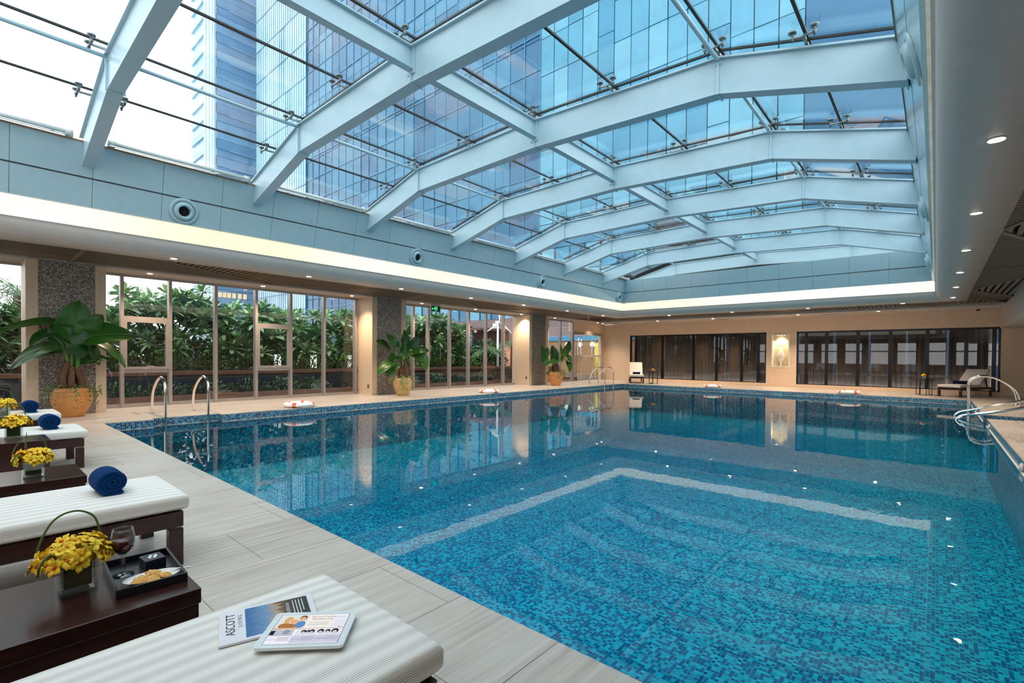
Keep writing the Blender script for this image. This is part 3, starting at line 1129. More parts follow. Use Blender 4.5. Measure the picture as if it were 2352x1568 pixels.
# niche
nic = empty('display_niche', (NI[0], WY1, 0.84))
tag(nic, 'white framed lit niche between the two dark end windows', 'niche')
nw, nh, nd = NI[1] - NI[0], 2.27 - 0.84, 0.20
nbM = plain('niche_mosaic', lin(196, 176, 140), 0.5, var=0.35, scale=70)
MB().box(0, nw, nd - 0.02, nd, 0, nh).build('back_panel', nbM, nic)
for q in ((0, 0.06, 0, nh), (nw - 0.06, nw, 0, nh), (0.06, nw - 0.06, 0, 0.04), (0.06, nw - 0.06, nh - 0.05, nh)):
    MB().box(q[0], q[1], -0.02, nd - 0.02, q[2], q[3]).build('frame', ringwM, nic)
for dx in (-0.12, 0.0, 0.12):
    MB().lathe([(0.0, 0), (0.025, 0)], 12).build('lamp', lampM, nic, (nw / 2 + dx, 0.09, nh - 0.053))
nl = bpy.data.lights.new('niche_lamp', 'SPOT')
nl.energy = 75
nl.color = (1.0, 0.86, 0.6)
nl.spot_size = math.radians(120)
nl.spot_blend = 0.6
nl.shadow_soft_size = 0.06
nlo = bpy.data.objects.new('niche_lamp', nl)
COL.objects.link(nlo)
nlo.parent = nic
nlo.location = (nw / 2, 0.06, nh - 0.07)
vs_ = MB().lathe([(0.0, 0.0), (0.055, 0.0), (0.05, 0.04), (0.035, 0.12), (0.06, 0.2), (0.13, 0.30), (0.172, 0.40), (0.165, 0.46), (0.12, 0.58), (0.075, 0.72), (0.04, 0.84), (0.028, 0.86)], 26)
sv = empty('sculptural_vase', (NI[0] + nw / 2, WY1 + 0.09, 0.882))
sv.scale = (0.9, 0.42, 1.0)
tag(sv, 'white teardrop vase standing in the lit wall niche', 'vase')
vs_.build('body', plain('vase_white', lin(240, 236, 226), 0.3), sv)
MB().lathe([(0.026, 0.86), (0.026, 1.05), (0.0, 1.05)], 18).build('neck', plain('vase_grey', lin(168, 160, 146), 0.3), sv)
# dome camera
dc = empty('dome_camera', (1.04, 22.7, 2.96))
tag(dc, 'black dome security camera on the soffit at far right', 'camera')
MB().lathe([(0.075, 0), (0.075, -0.02), (0.06, -0.03)], 16).build('base', whiteM, dc)
MB().lathe([(0.058, -0.028), (0.05, -0.06), (0.03, -0.08), (0.0, -0.088)], 16).build('dome', darkframeM, dc)
for k, (x, y) in enumerate(((-3.1, 22.4), (-7.2, 22.6), (-12.2, 21.9))):
    g_ = empty('ceiling_grille', (x, y, 2.958))
    tag(g_, 'flat white air grille in the end soffit, %s from the right' % ORD[k], 'grille', 'soffit air grilles')
    MB().box(-0.3, 0.3, -0.12, 0.12, -0.008, 0).build('frame', whiteM, g_)
    for i in range(4):
        MB().box(-0.27, 0.27, -0.09 + i * 0.05, -0.07 + i * 0.05, -0.012, -0.008).build('slat', frameM, g_)

# right, back walls (behind the viewer) close the room and shape its light
wr = MB().box(WX1, WX1 + 0.2, WY0, WY1, 0, 3.24).build('wall_right', tanfarM)
tag(wr, 'tan plastered wall along the right side', 'wall', kind='structure')
wb = empty('wall_back', (0, WY0, 0))
tag(wb, 'glazed wall behind the viewer', 'wall', kind='structure')
for k in range(11):
    x = WX0 + (WX1 - WX0) * k / 10
    MB().box(x - 0.32, x + 0.32, -0.12, 0.05, 0, 3.0).build('mullion', frameM, wb)  # unseen; widened to cut the sky mirrored in the end windows
MB().box(WX0, WX1, -0.12, 0.05, 0, 0.15).build('sill', frameM, wb)
MB().box(WX0, WX1, -0.12, 0.05, 2.6, 3.3).build('head', frameM, wb)
MB().box(WX0, WX1, -0.10, 0.03, 0.15, 0.8).build('parapet', frameM, wb)  # unseen solid band added to narrow the bright openings mirrored in the end windows
MB().box(WX0, WX1, -0.10, 0.03, 1.85, 1.95).build('transom', frameM, wb)  # unseen bar added to break up the sky reflected in the end windows
# high parapet round the roof box
MB().box(WX0 - 0.2, LX0 - 0.42, WY0, WY1 + 2, 3.3, 3.34).build('roof_deck', grooveM, ceil)
MB().box(LX1 + 0.42, WX1 + 0.2, WY0, WY1 + 2, 3.3, 3.34).build('roof_deck', grooveM, ceil)
MB().box(LX0 - 0.42, LX1 + 0.42, 21.3, WY1 + 2, 3.3, 3.34).build('roof_deck', grooveM, ceil)

# exit sign
ex = empty('exit_sign', (-12.78, 10.7, 2.72))
tag(ex, 'hanging green and black exit sign with arrows under the left soffit', 'exit sign')
exgM = emit('sign_green', (0.05, 1.0, 0.25), 1.5)
exgd = plain('sign_dim', (0.10, 0.14, 0.11), 0.4)
MB().box(-0.02, 0.0, -0.19, 0.19, 0, 0.17).build('panel', plain('sign_black', (0.006, 0.006, 0.006), 0.3), ex)
MB().box(-0.03, 0.01, -0.2, 0.2, 0.17, 0.25).build('housing', whiteM, ex)
MB().box(-0.03, 0.012, -0.205, -0.19, 0, 0.28).build('bracket', whiteM, ex)
# left arrow, running figure in a doorway, dim right arrow; all on the face toward the pool
def flat(poly, mat, nm):
    return MB().prism(poly, 0.0005, 0.003, 'yz').build(nm, mat, ex)
flat([(-0.17, 0.085), (-0.13, 0.125), (-0.13, 0.10), (-0.10, 0.10), (-0.10, 0.07), (-0.13, 0.07), (-0.13, 0.045)], exgM, 'left_arrow')
flat([(0.17, 0.085), (0.135, 0.12), (0.135, 0.10), (0.11, 0.10), (0.11, 0.07), (0.135, 0.07), (0.135, 0.05)], exgd, 'right_arrow')
flat([(0.02, 0.06), (0.075, 0.06), (0.075, 0.15), (0.02, 0.15), (0.02, 0.135), (0.06, 0.135), (0.06, 0.075), (0.02, 0.075)], exgM, 'doorway')
flat([(-0.07, 0.07), (-0.04, 0.09), (-0.045, 0.115), (-0.07, 0.105), (-0.075, 0.115), (-0.04, 0.13), (-0.015, 0.125), (0.0, 0.105), (0.015, 0.11), (0.015, 0.12), (-0.005, 0.135), (-0.02, 0.09), (0.01, 0.065), (-0.005, 0.06), (-0.035, 0.08), (-0.06, 0.058)], exgM, 'running_figure')
flat([(-0.03, 0.135), (-0.015, 0.135), (-0.01, 0.145), (-0.018, 0.156), (-0.03, 0.153), (-0.036, 0.144)], exgM, 'figure_head')
tme = text_mesh('EXIT', 0.045, exgM, 'lettering')
t_ = ob('lettering', tme, ex, (0.0015, 0.0, 0.03), (PI / 2, 0, PI / 2))


# ------------------------------------------------------------------ rails and life rings
def arc_pts(pts, n=8):
    """Catmull-Rom through control points"""
    pts = [Vector(p) for p in pts]
    out = []
    for i in range(len(pts) - 1):
        p0, p1, p2, p3 = pts[max(i - 1, 0)], pts[i], pts[i + 1], pts[min(i + 2, len(pts) - 1)]
        for k in range(n):
            t = k / n
            out.append(0.5 * ((2 * p1) + (p2 - p0) * t + (2 * p0 - 5 * p1 + 4 * p2 - p3) * t * t + (3 * p1 - p0 - 3 * p2 + p3) * t ** 3))
    out.append(pts[-1])
    return out


def grab_rail(foot, sgn, span, label, height=0.76):
    """curved rail from the deck foot over the edge into the water; sgn: +1 pool lies to +x"""
    r_ = empty('grab_rail', foot)
    tag(r_, label, 'grab rail', 'pool ladder rails')
    s = sgn
    pts = [(0, 0, 0), (s * 0.01, 0, 0.22), (s * 0.10, 0, 0.46), (s * span * 0.36, 0, height * 0.86), (s * span * 0.66, 0, height), (s * span * 0.9, 0, height * 0.92), (s * span, 0, height * 0.72), (s * span, 0, 0.2), (s * span, 0, -0.3), (s * span, 0, -0.95)]
    MB().tube(arc_pts(pts, 6), 0.0245, 10).build('tube', chromeM, r_)
    MB().lathe([(0.0, 0.0), (0.05, 0.0), (0.048, 0.01), (0.03, 0.022), (0.022, 0.024)], 16).build('flange', chromeM, r_)
    return r_


grab_rail((-12.02, 2.63, 0), 1, 0.97, 'curved chrome grab rail nearest the first column')
grab_rail((-12.0, 3.35, 0), 1, 0.97, 'second curved chrome grab rail beside the first column ladder')
grab_rail((-11.55, 18.45, 0), 1, 0.78, 'curved chrome ladder rail by the far left corner, nearer one')
grab_rail((-11.55, 19.2, 0), 1, 0.78, 'curved chrome ladder rail by the far left corner, farther one')
grab_rail((1.68, 18.4, 0), -1, 0.97, 'curved chrome ladder rail at the far right corner, nearer one', 0.78)
grab_rail((1.68, 19.15, 0), -1, 0.97, 'curved chrome ladder rail at the far right corner, farther one', 0.78)
for ly, lx in ((2.99, -11.05), (18.82, -10.77), (18.78, 0.71)):
    l_ = empty('ladder_steps', (lx, ly, -0.45))
    tag(l_, 'submerged steel ladder treads %s' % {2.99: 'below the near left rails', 18.82: 'below the far left rails', 18.78: 'below the far right rails'}[ly], 'ladder steps')
    for k in range(2):
        MB().box(-0.04, 0.04, -0.35, 0.35, -0.3 * k - 0.02, -0.3 * k).build('tread', chromeM, l_)
for k, y in enumerate((15.04, 16.12)):
    r_ = empty('step_handrail', (2.62, y + (0.12 if k == 0 else 0), 0))
    tag(r_, 'long sloping chrome handrail dipping into the water at right, %s one' % ('nearer' if k == 0 else 'farther'), 'handrail', 'step handrails')
    yo = -0.12 if k == 0 else 0.0
    dz = 0.06 if k == 0 else 0.0
    pts = [(0, 0, 0), (0, 0, 0.42), (-0.03, yo * 0.3, 0.57), (-0.16, yo * 0.6, 0.61 - dz), (-0.6, yo, 0.475 - dz), (-1.12, yo, 0.288 - dz), (-1.40, yo, 0.195 - dz * 0.9), (-1.78, yo, 0.068 - dz * 0.5), (-2.01, yo, -0.002 - dz * 0.1), (-2.135, yo, -0.038), (-2.205, yo, -0.08), (-2.25, yo, -0.15), (-2.265, yo, -0.3), (-2.2, yo, -0.42)]
    MB().tube(arc_pts(pts, 5), 0.029, 10).build('tube', chromeM, r_)
    MB().lathe([(0.0, 0.0), (0.055, 0.0), (0.05, 0.012), (0.024, 0.02)], 16).build('flange', chromeM, r_)


def life_ring(x, y, rz, tilt, label):
    r_ = empty('life_ring', (x, y, 0.0), rz)
    tag(r_, label, 'life ring', 'life rings')
    RR, rt = 0.265, 0.075
    def torus(a0, a1, rr, n, mat, nm, par):
        pts = []
        rows = []
        for i in range(n + 1):
            a = a0 + (a1 - a0) * i / n
            row = []
            for k in range(13):
                b2 = 2 * PI * k / 12
                rad = RR + rr * math.cos(b2)
                row.append((rad * math.cos(a), rad * math.sin(a), 0.058 + rr * 0.77 * math.sin(b2)))
            rows.append(row)
        return MB().grid(rows).build(nm, mat, par)
    body = torus(0, 2 * PI, rt, 40, ringwM, 'ring', r_)
    for k in range(4):
        a = k * PI / 2 + 0.5
        torus(a - 0.14, a + 0.14, rt + 0.003, 5, ringrM, 'red_band', r_)
    for k in range(4):
        a0, a1 = k * PI / 2 + 0.5, (k + 1) * PI / 2 + 0.5
        pts = []
        for i in range(9):
            t = i / 8
            a = a0 + (a1 - a0) * t
            rad = RR + rt + 0.006 + 0.02 * math.sin(PI * t)
            pts.append((rad * math.cos(a), rad * math.sin(a), max(0.012, 0.058 - 0.04 * math.sin(PI * t))))
        MB().tube(pts, 0.007, 6).build('rope', ropeM, r_)


life_ring(-11.24, 5.3, 0.3, 0, 'white and red life ring on the left deck near the first window wall')
life_ring(-11.25, 11.75, 1.0, 0, 'white and red life ring on the left deck before the second window wall')
life_ring(-6.95, 20.62, 0.6, 0, 'white and red life ring on the far deck below the left dark window')
life_ring(-2.28, 20.62, 0.2, 0, 'white and red life ring on the far deck below the right dark window')


# ------------------------------------------------------------------ potted plants
def big_leaf_mesh(name, L, Wd, droop, cup, seed):
    """heart shaped leaf lying along +x from its stalk, midrib at y=0"""
    rr = random.Random(seed)
    rows = []
    n, m = 10, 6
    for i in range(n + 1):
        t = i / n
        w_ = Wd / 2 * max(0.0, math.sin(PI * min(1, (t * 0.90 + 0.10)) ** 0.66)) ** 0.6
        if i == n:
            w_ = 0.004
        row = []
        for j in range(-m, m + 1):
            u = j / m
            x = L * (t - 0.16 * abs(u) ** 1.5 * (1 - t) ** 2 * 1.4)
            z = -droop * L * t ** 2 + cup * Wd * abs(u) ** 1.6 * (0.4 + 0.6 * math.sin(PI * t)) + 0.012 * math.sin(9 * t + 4 * u + seed) * abs(u)
            row.append((x, u * w_, z))
        rows.append(row)
    return MB().grid(rows).mesh(name, bigleafM)


leafs = [big_leaf_mesh('leaf', 0.6, 0.54, 0.24, 0.10, 1), big_leaf_mesh('leaf', 0.6, 0.48, 0.55, 0.06, 2), big_leaf_mesh('leaf', 0.6, 0.38, 0.34, 0.20, 3)]


def frame_rot(d, nrm):
    d = Vector(d).normalized()
    n_ = Vector(nrm)
    n_ = (n_ - d * n_.dot(d)).normalized()
    y = n_.cross(d)
    return Matrix((d, y, n_)).transposed().to_euler()


def pot_plant(loc, label, leaves, seed, dia, hp, stems=6, lat=1.0, potm=None):
    """leaves: (base y, base z, dir y, dir z, length, width kind) in the plane that faces the pool"""
    rr = random.Random(seed)
    root = empty('potted_plant', loc)
    tag(root, label, 'potted plant', 'elephant ear plants by the columns')
    r = dia / 2
    prof = [(0.0, 0.0), (r * 0.58, 0.0), (r * 0.60, 0.03), (r * 0.78, hp * 0.22), (r * 0.95, hp * 0.48), (r, hp * 0.66), (r * 0.97, hp * 0.80), (r * 0.86, hp * 0.90), (r * 0.78, hp * 0.94), (r * 0.82, hp), (r * 0.76, hp), (r * 0.70, hp * 0.93)]
    pm = MB().lathe(prof, 32)
    for k in range(4):
        z = hp * (0.74 + 0.045 * k)
        rad = r * (0.995 - 0.02 * k - (0.02 if k > 1 else 0))
        pm.lathe([(rad, z - 0.006), (rad + 0.006, z), (rad, z + 0.006)], 32)
    pm.build('pot', potm or terraM, root)
    MB().lathe([(0.0, hp * 0.93), (r * 0.74, hp * 0.93)], 24).build('soil', soilM, root)
    tops = []
    for k in range(stems):
        a = 2 * PI * k / stems + rr.uniform(-0.3, 0.3)
        br = r * rr.uniform(0.25, 0.5)
        h = rr.uniform(0.38, 0.62)
        b0 = (math.cos(a) * br, math.sin(a) * br, hp * 0.9)
        b1 = (math.cos(a) * br * 1.25, math.sin(a) * br * 1.25, hp * 0.9 + h * 0.45)
        b2 = (math.cos(a) * br * 0.55, math.sin(a) * br * 0.55, hp * 0.9 + h)
        pts = arc_pts([b0, b1, b2], 6)
        n = len(pts)
        MB().tube(pts, [0.06 - 0.024 * i / n + (0.006 if i % 2 else 0) for i in range(n)], 9).build('trunk', trunkM, root)
        tops.append(Vector(b2))
    for (by, bz, dy, dz, L, kd, *fc) in leaves:
        by, dy = by * lat, dy * (0.6 + 0.4 * lat)
        bx = rr.uniform(0.02, 0.22) * (1 if rr.random() < 0.8 else -0.4)
        base = Vector((bx, by, bz))
        t0 = min(tops, key=lambda p: abs(p.y - by * 0.4) + rr.uniform(0, 0.1))
        mid = (t0 + base) / 2 + Vector((0.02, -0.06 * math.copysign(1, by + 1e-6) * min(1, abs(by) * 2), 0.10))
        pts = arc_pts([t0 - Vector((0, 0, 0.06)), t0 * 0.65 + mid * 0.35 + Vector((0, 0, 0.02)), mid, base], 5)
        n = len(pts)
        st = MB().tube(pts, [0.019 - 0.010 * i / n for i in range(n)], 6).build('leaf_stalk', stemM, root)
        nrm = Vector((0.35 + 0.6 * abs(dz) + rr.uniform(-0.15, 0.25), rr.uniform(-0.35, 0.35), 0.75 - 0.5 * max(0, dz) + rr.uniform(-0.2, 0.2)))
        if fc:
            nrm = Vector((fc[0], rr.uniform(-0.2, 0.2), math.sqrt(max(0.0, 1 - fc[0] ** 2)) * (1 if fc[0] >= 0 else -1)))
        o = ob('leaf', leafs[kd], root, base, frame_rot((rr.uniform(-0.1, 0.35), dy, dz), nrm))
        o.scale = (L / 0.6,) * 3
        pts = [(0.0, 0, 0.004), (0.3, 0, 0.004 - [0.18, 0.45, 0.25][kd] * 0.6 * 0.25), (0.57, 0, 0.004 - [0.18, 0.45, 0.25][kd] * 0.6 * 0.9)]
        MB().tube(arc_pts(pts, 3), 0.006, 5).build('midrib', stemM, o)
    # trailing ivy
    iv = MB()
    for k in range(26):
        a = rr.uniform(0, 2 * PI)
        ln = rr.choice((0.06, 0.1, 0.14, 0.34 if abs(a - 0.0) < 1.1 or a > 5.2 else 0.12))
        rad0 = r * 0.8
        for q in range(int(ln / 0.02) + 3):
            z = hp * 1.02 - q * 0.02 + rr.uniform(-0.02, 0.06)
            rad = rad0 + 0.05 + min(0.1, q * 0.03) + rr.uniform(-0.03, 0.05)
            aa = a + rr.uniform(-0.16, 0.16)
            c = Vector((rad * math.cos(aa), rad * math.sin(aa), z))
            s_ = rr.uniform(0.018, 0.032)
            u = Vector((rr.uniform(-1, 1), rr.uniform(-1, 1), rr.uniform(-1, 1))).normalized()
            v = u.orthogonal().normalized()
            iv.add([c, c + u * s_ + v * s_ * 0.7, c + u * s_ * 2, c + u * s_ - v * s_ * 0.7], [(0, 1, 2, 3)])
    for k in range(120):
        a = rr.uniform(0, 2 * PI)
        rad = r * rr.uniform(0.2, 0.85)
        c = Vector((rad * math.cos(a), rad * math.sin(a), hp * 0.95 + rr.uniform(0, 0.08)))
        s_ = rr.uniform(0.018, 0.03)
        u = Vector((rr.uniform(-1, 1), rr.uniform(-1, 1), rr.uniform(-0.2, 1))).normalized()
        v = u.orthogonal().normalized()
        iv.add([c, c + u * s_ + v * s_ * 0.7, c + u * s_ * 2, c + u * s_ - v * s_ * 0.7], [(0, 1, 2, 3)])
    tag(iv.build('ivy', ivyM, root), kind='stuff')
    return root


pot_plant((-12.50, 1.47, 0), 'leafy elephant ear plant in a terracotta pot at the first column', [
    (0.00, 1.60, 0.22, 1.0, 0.64, 0, 0.95), (-0.16, 1.74, -1.0, 0.10, 0.80, 2, 0.25), (0.30, 1.56, 1.0, 0.16, 0.66, 0, 0.72), (-0.40, 1.58, -0.75, -0.5, 0.34, 0, 0.5),
    (0.06, 1.52, -0.5, 0.45, 0.42, 0, 0.8), (0.22, 1.62, 0.5, 0.75, 0.44, 0, 0.85), (-0.34, 1.34, -0.95, -0.22, 0.62, 1, 0.35), (-0.16, 1.66, -0.25, -0.9, 0.40, 0, 0.9), (0.08, 1.55, 0.15, -0.9, 0.44, 0, 0.9),
    (0.36, 1.42, 0.85, -0.45, 0.66, 2, 0.3), (0.24, 1.40, 0.7, -0.6, 0.46, 1, 0.6), (-0.18, 1.24, -0.75, -0.05, 0.34, 2, 0.35), (0.22, 1.10, 1.0, 0.12, 0.36, 0, 0.7), (0.12, 1.34, 0.5, -0.7, 0.34, 1, 0.5)], 3, 0.62, 0.55, 7, 0.85)
pot_plant((-12.25, 8.98, 0), 'leafy elephant ear plant in a tan pot at the second column', [
    (0.10, 1.62, 0.1, 1.0, 0.40, 0), (-0.42, 1.40, -0.6, 0.5, 0.48, 0), (-0.30, 1.48, -0.3, 0.6, 0.44, 1), (0.0, 1.42, -0.1, 1.0, 0.44, 0), (0.30, 1.42, 0.4, 0.8, 0.46, 0), (0.45, 1.30, 0.9, 0.35, 0.46, 2),
    (-0.50, 1.02, -0.9, -0.25, 0.52, 1), (-0.34, 0.98, -0.4, -0.5, 0.44, 0), (0.72, 1.22, 0.35, -0.9, 0.50, 0), (0.20, 1.30, 0.3, 0.2, 0.40, 1), (-0.20, 1.20, -0.7, 0.1, 0.40, 1), (0.36, 1.15, 0.8, 0.1, 0.40, 1), (-0.1, 1.3, 0.2, 0.9, 0.42, 2)], 5, 0.57, 0.54, 6, 1.05, plain('tan_clay', lin(196, 160, 108), 0.45, var=0.12, scale=7, bump=0.15))
pot_plant((-12.15, 16.75, 0), 'leafy elephant ear plant in an orange pot at the third column', [
    (-0.55, 1.55, -0.25, -1.0, 0.60, 0), (0.42, 1.50, 0.55, 0.8, 0.50, 0), (0.06, 1.45, 0.3, 0.8, 0.30, 1), (-0.15, 1.15, -0.1, 0.95, 0.55, 0), (0.20, 1.1, 0.2, 0.8, 0.50, 0), (-0.40, 1.05, -0.9, -0.4, 0.40, 2),
    (0.55, 1.20, 0.9, 0.1, 0.52, 0), (0.60, 0.95, 0.2, -1.0, 0.40, 0), (-0.20, 1.1, -0.5, -0.1, 0.36, 1), (0.42, 1.12, 0.9, -0.3, 0.40, 1), (0.2, 1.3, 0.6, 0.5, 0.4, 2)], 8, 0.62, 0.58, 6, 1.35)


# ------------------------------------------------------------------ loungers, side tables
def cushion(x0, x1, y0, y1, z0, z1, mat, name, parent, loc=(0, 0, 0), rot=None, r=0.020):
    """puffed pad with rounded edges and corners"""
    nx, ny = 14, 28
    L, Wd = y1 - y0, x1 - x0
    def prof(t, D):
        d = min(t, 1 - t) * D
        return 1.0 if d > r else math.sqrt(max(0, 1 - (1 - d / r) ** 2))
    def ts(n, D):
        base = [0, 0.08 * r / D, 0.3 * r / D, 0.6 * r / D, r / D]
        mid = [r / D + (1 - 2 * r / D) * k / (n - 8) for k in range(1, n - 8)]
        return base + mid + [1 - b_ for b_ in reversed(base)]
    tx, ty = ts(nx, Wd), ts(ny, L)
    zc, hz = (z0 + z1) / 2, (z1 - z0) / 2
    top, botm = [], []
    for a in ty:
        rt, rb = [], []
        for u in tx:
            e_ = min(prof(a, L), prof(u, Wd)) if True else 1
            e_ = prof(a, L) * prof(u, Wd)
            puff = 0.012 * math.sin(PI * u) ** 0.5 * math.sin(PI * a) ** 0.3
            k = r * (1 - 1) 
            zz = hz - r + r * e_
            rt.append((x0 + Wd * u, y0 + L * a, zc + zz + puff))
            rb.append((x0 + Wd * u, y0 + L * a, zc - zz))
        top.append(rt)
        botm.append(list(reversed(rb)))
    m = MB().grid(top)
    m.grid(botm)
    # side skirt
    n, q = len(ty), len(tx)
    loop = [(i, 0) for i in range(n)] + [(n - 1, j) for j in range(1, q)] + [(i, q - 1) for i in range(n - 2, -1, -1)] + [(0, j) for j in range(q - 2, 0, -1)]
    vs_ = [top[i][j] for i, j in loop] + [botm[i][q - 1 - j] for i, j in loop]
    k = len(loop)
    m.add(vs_, [(a, a + k, (a + 1) % k + k, (a + 1) % k) for a in range(k)], True)
    return m.build(name, mat, parent, loc, rot)


def lounger(loc, rz, label, Wd=0.68, back_deg=38, mat=None, L=1.95):
    """foot end at local y=0 (+y points off the foot), head toward -y"""
    root = empty('sun_lounger', loc, rz)
    tag(root, label, 'sun lounger', 'sun loungers')
    w_ = Wd / 2
    seat = 1.15
    cushion(-w_, w_, -seat, 0.03, 0.315, 0.40, mat or cushM, 'seat_cushion', root)
    a = math.radians(back_deg)
    bl = L - seat
    bk = cushion(-w_, w_, -bl, 0, 0, 0.085, mat or cushM, 'back_cushion', root, (0, -seat, 0.315), (-a, 0, 0))
    for s_ in (-1, 1):
        MB().box(s_ * (w_ - 0.02) - 0.028, s_ * (w_ - 0.02) + 0.028, -L + 0.05, 0.0, 0.225, 0.31).build('side_rail', espressoM, root)
        for y in (-0.035, -L + 0.12):
            bevel(MB().box(s_ * (w_ - 0.02) - 0.032, s_ * (w_ - 0.02) + 0.032, y - 0.035, y + 0.035, 0, 0.215).build('leg', espressoM, root), 0.004)
    MB().box(-w_ + 0.05, w_ - 0.05, -0.06, -0.005, 0.235, 0.30).build('end_rail', espressoM, root)
    MB().box(-w_ + 0.05, w_ - 0.05, -L + 0.06, -L + 0.11, 0.235, 0.30).build('end_rail', espressoM, root)
    for k in range(7):
        y = -0.16 - k * 0.15
        MB().box(-w_ + 0.03, w_ - 0.03, y - 0.03, y + 0.03, 0.295, 0.314).build('slat', espressoM, root)
    ca, sa = math.cos(a), math.sin(a)
    for s_ in (-1, 1):
        x = s_ * (w_ - 0.08)
        MB().bar((x, -seat, 0.305), (x, -seat - bl * ca, 0.305 + bl * sa), 0.04, 0.03).build('back_rail', espressoM, root)
        MB().bar((x, -seat - bl * 0.72 * ca, 0.295 + bl * 0.72 * sa), (x, -L + 0.16, 0.30), 0.03, 0.025).build('back_strut', espressoM, root)
    return root


lounger((-1.39, 0.885, 0), 0, 'striped cream sun lounger in the foreground under the magazine and tablet')
lounger((-3.62, 0.865, 0), 0, 'striped cream sun lounger behind the tray table with a blue towel on it')
lounger((-7.18, 0.90, 0), 0, 'white cushioned sun lounger, third from the viewer, with rolled towel', 0.70)
lounger((-9.36, 0.92, 0), 0, 'white cushioned sun lounger nearest the first column, with rolled towel', 0.72)
lounger((0.34, 21.5, 0), math.radians(154), 'striped lounger with raised back in front of the right dark window', 0.62, 42)
lounger((-10.52, 20.95, 0), math.radians(209), 'striped lounger with raised back at the far left corner', 0.62, 50)


def box_table(x0, x1, y1, label, top=0.37, L=1.0):
    root = empty('side_table', ((x0 + x1) / 2, y1, 0))
    tag(root, label, 'side table', 'dark wooden side tables')
    w_ = (x1 - x0) / 2
    bevel(MB().box(-w_, w_, -L, 0, top - 0.055, top).build('table_top', espressoM, root), 0.004)
    for a, b2 in ((-w_ + 0.005, -w_ + 0.045), (w_ - 0.045, w_ - 0.005)):
        MB().box(a, b2, -L + 0.01, -0.008, 0, top - 0.055).build('side_panel', espressoM, root)
    MB().box(-w_ + 0.045, w_ - 0.045, -L + 0.02, -L + 0.05, 0.02, top - 0.055).build('back_panel', espressoM, root)
    return root


box_table(-2.51, -2.0, 0.585, 'dark wooden side table carrying the wine tray')
box_table(-4.97, -4.44, 0.60, 'dark wooden side table with flowers behind the second lounger')
box_table(-6.80, -6.34, 0.595, 'dark wooden side table touching the third lounger, flowers on it', 0.395)
box_table(-8.96, -8.50, 0.63, 'dark wooden side table touching the lounger nearest the column', 0.395)


def loop_table(x, y, label):
    root = empty('occasional_table', (x, y, 0))
    tag(root, label, 'side table', 'black metal side tables')
    MB().lathe([(0.0, 0.525), (0.28, 0.525), (0.285, 0.535), (0.28, 0.545), (0.0, 0.545)], 6).build('table_top', darkframeM, root)
    for k in range(3):
        a = 2 * PI * k / 3 + 0.4
        u = Vector((math.cos(a), math.sin(a), 0)) * 0.19
        v = Vector((-math.sin(a), math.cos(a), 0)) * 0.09
        pts = [u + v + Vector((0, 0, 0.525)), u + v + Vector((0, 0, 0.012)), u - v + Vector((0, 0, 0.012)), u - v + Vector((0, 0, 0.525))]
        m = MB()
        for p, q in zip(pts, pts[1:]):
            m.bar(p, q, 0.02, 0.02)
        m.build('leg_loop', darkframeM, root)


loop_table(-0.30, 22.0, 'slim black metal side table beside the right far lounger')
loop_table(-9.95, 21.45, 'slim black metal side table beside the left far lounger')


# ------------------------------------------------------------------ flowers, towels
fl = MB()
pet = []
for k in range(5):
    a = 2 * PI * k / 5
    w_ = 0.62 if k in (0, 1, 4) else 0.5
    d = Vector((math.cos(a), math.sin(a), 0))
    s_ = Vector((-math.sin(a), math.cos(a), 0))
    rows = []
    for i, (t, ww, zz) in enumerate(((0.06, 0.10, 0.0), (0.35, 0.75, 0.16), (0.75, 1.0, 0.42), (1.15, 0.18, 0.30))):
        c = d * 0.022 * t
        rows.append([tuple(c - s_ * 0.011 * ww * w_ * 1.5 + Vector((0, 0, 0.022 * zz))), tuple(c + Vector((0, 0, 0.022 * (zz + 0.12)))), tuple(c + s_ * 0.011 * ww * w_ * 1.5 + Vector((0, 0, 0.022 * zz)))])
    fl.grid(rows)
flower_me = fl.mesh('flower', yellowM)
lip_me = MB().lathe([(0.0, 0.0), (0.0035, 0.002), (0.005, 0.006), (0.003, 0.010), (0.0, 0.011)], 6).mesh('lip', orangeM)


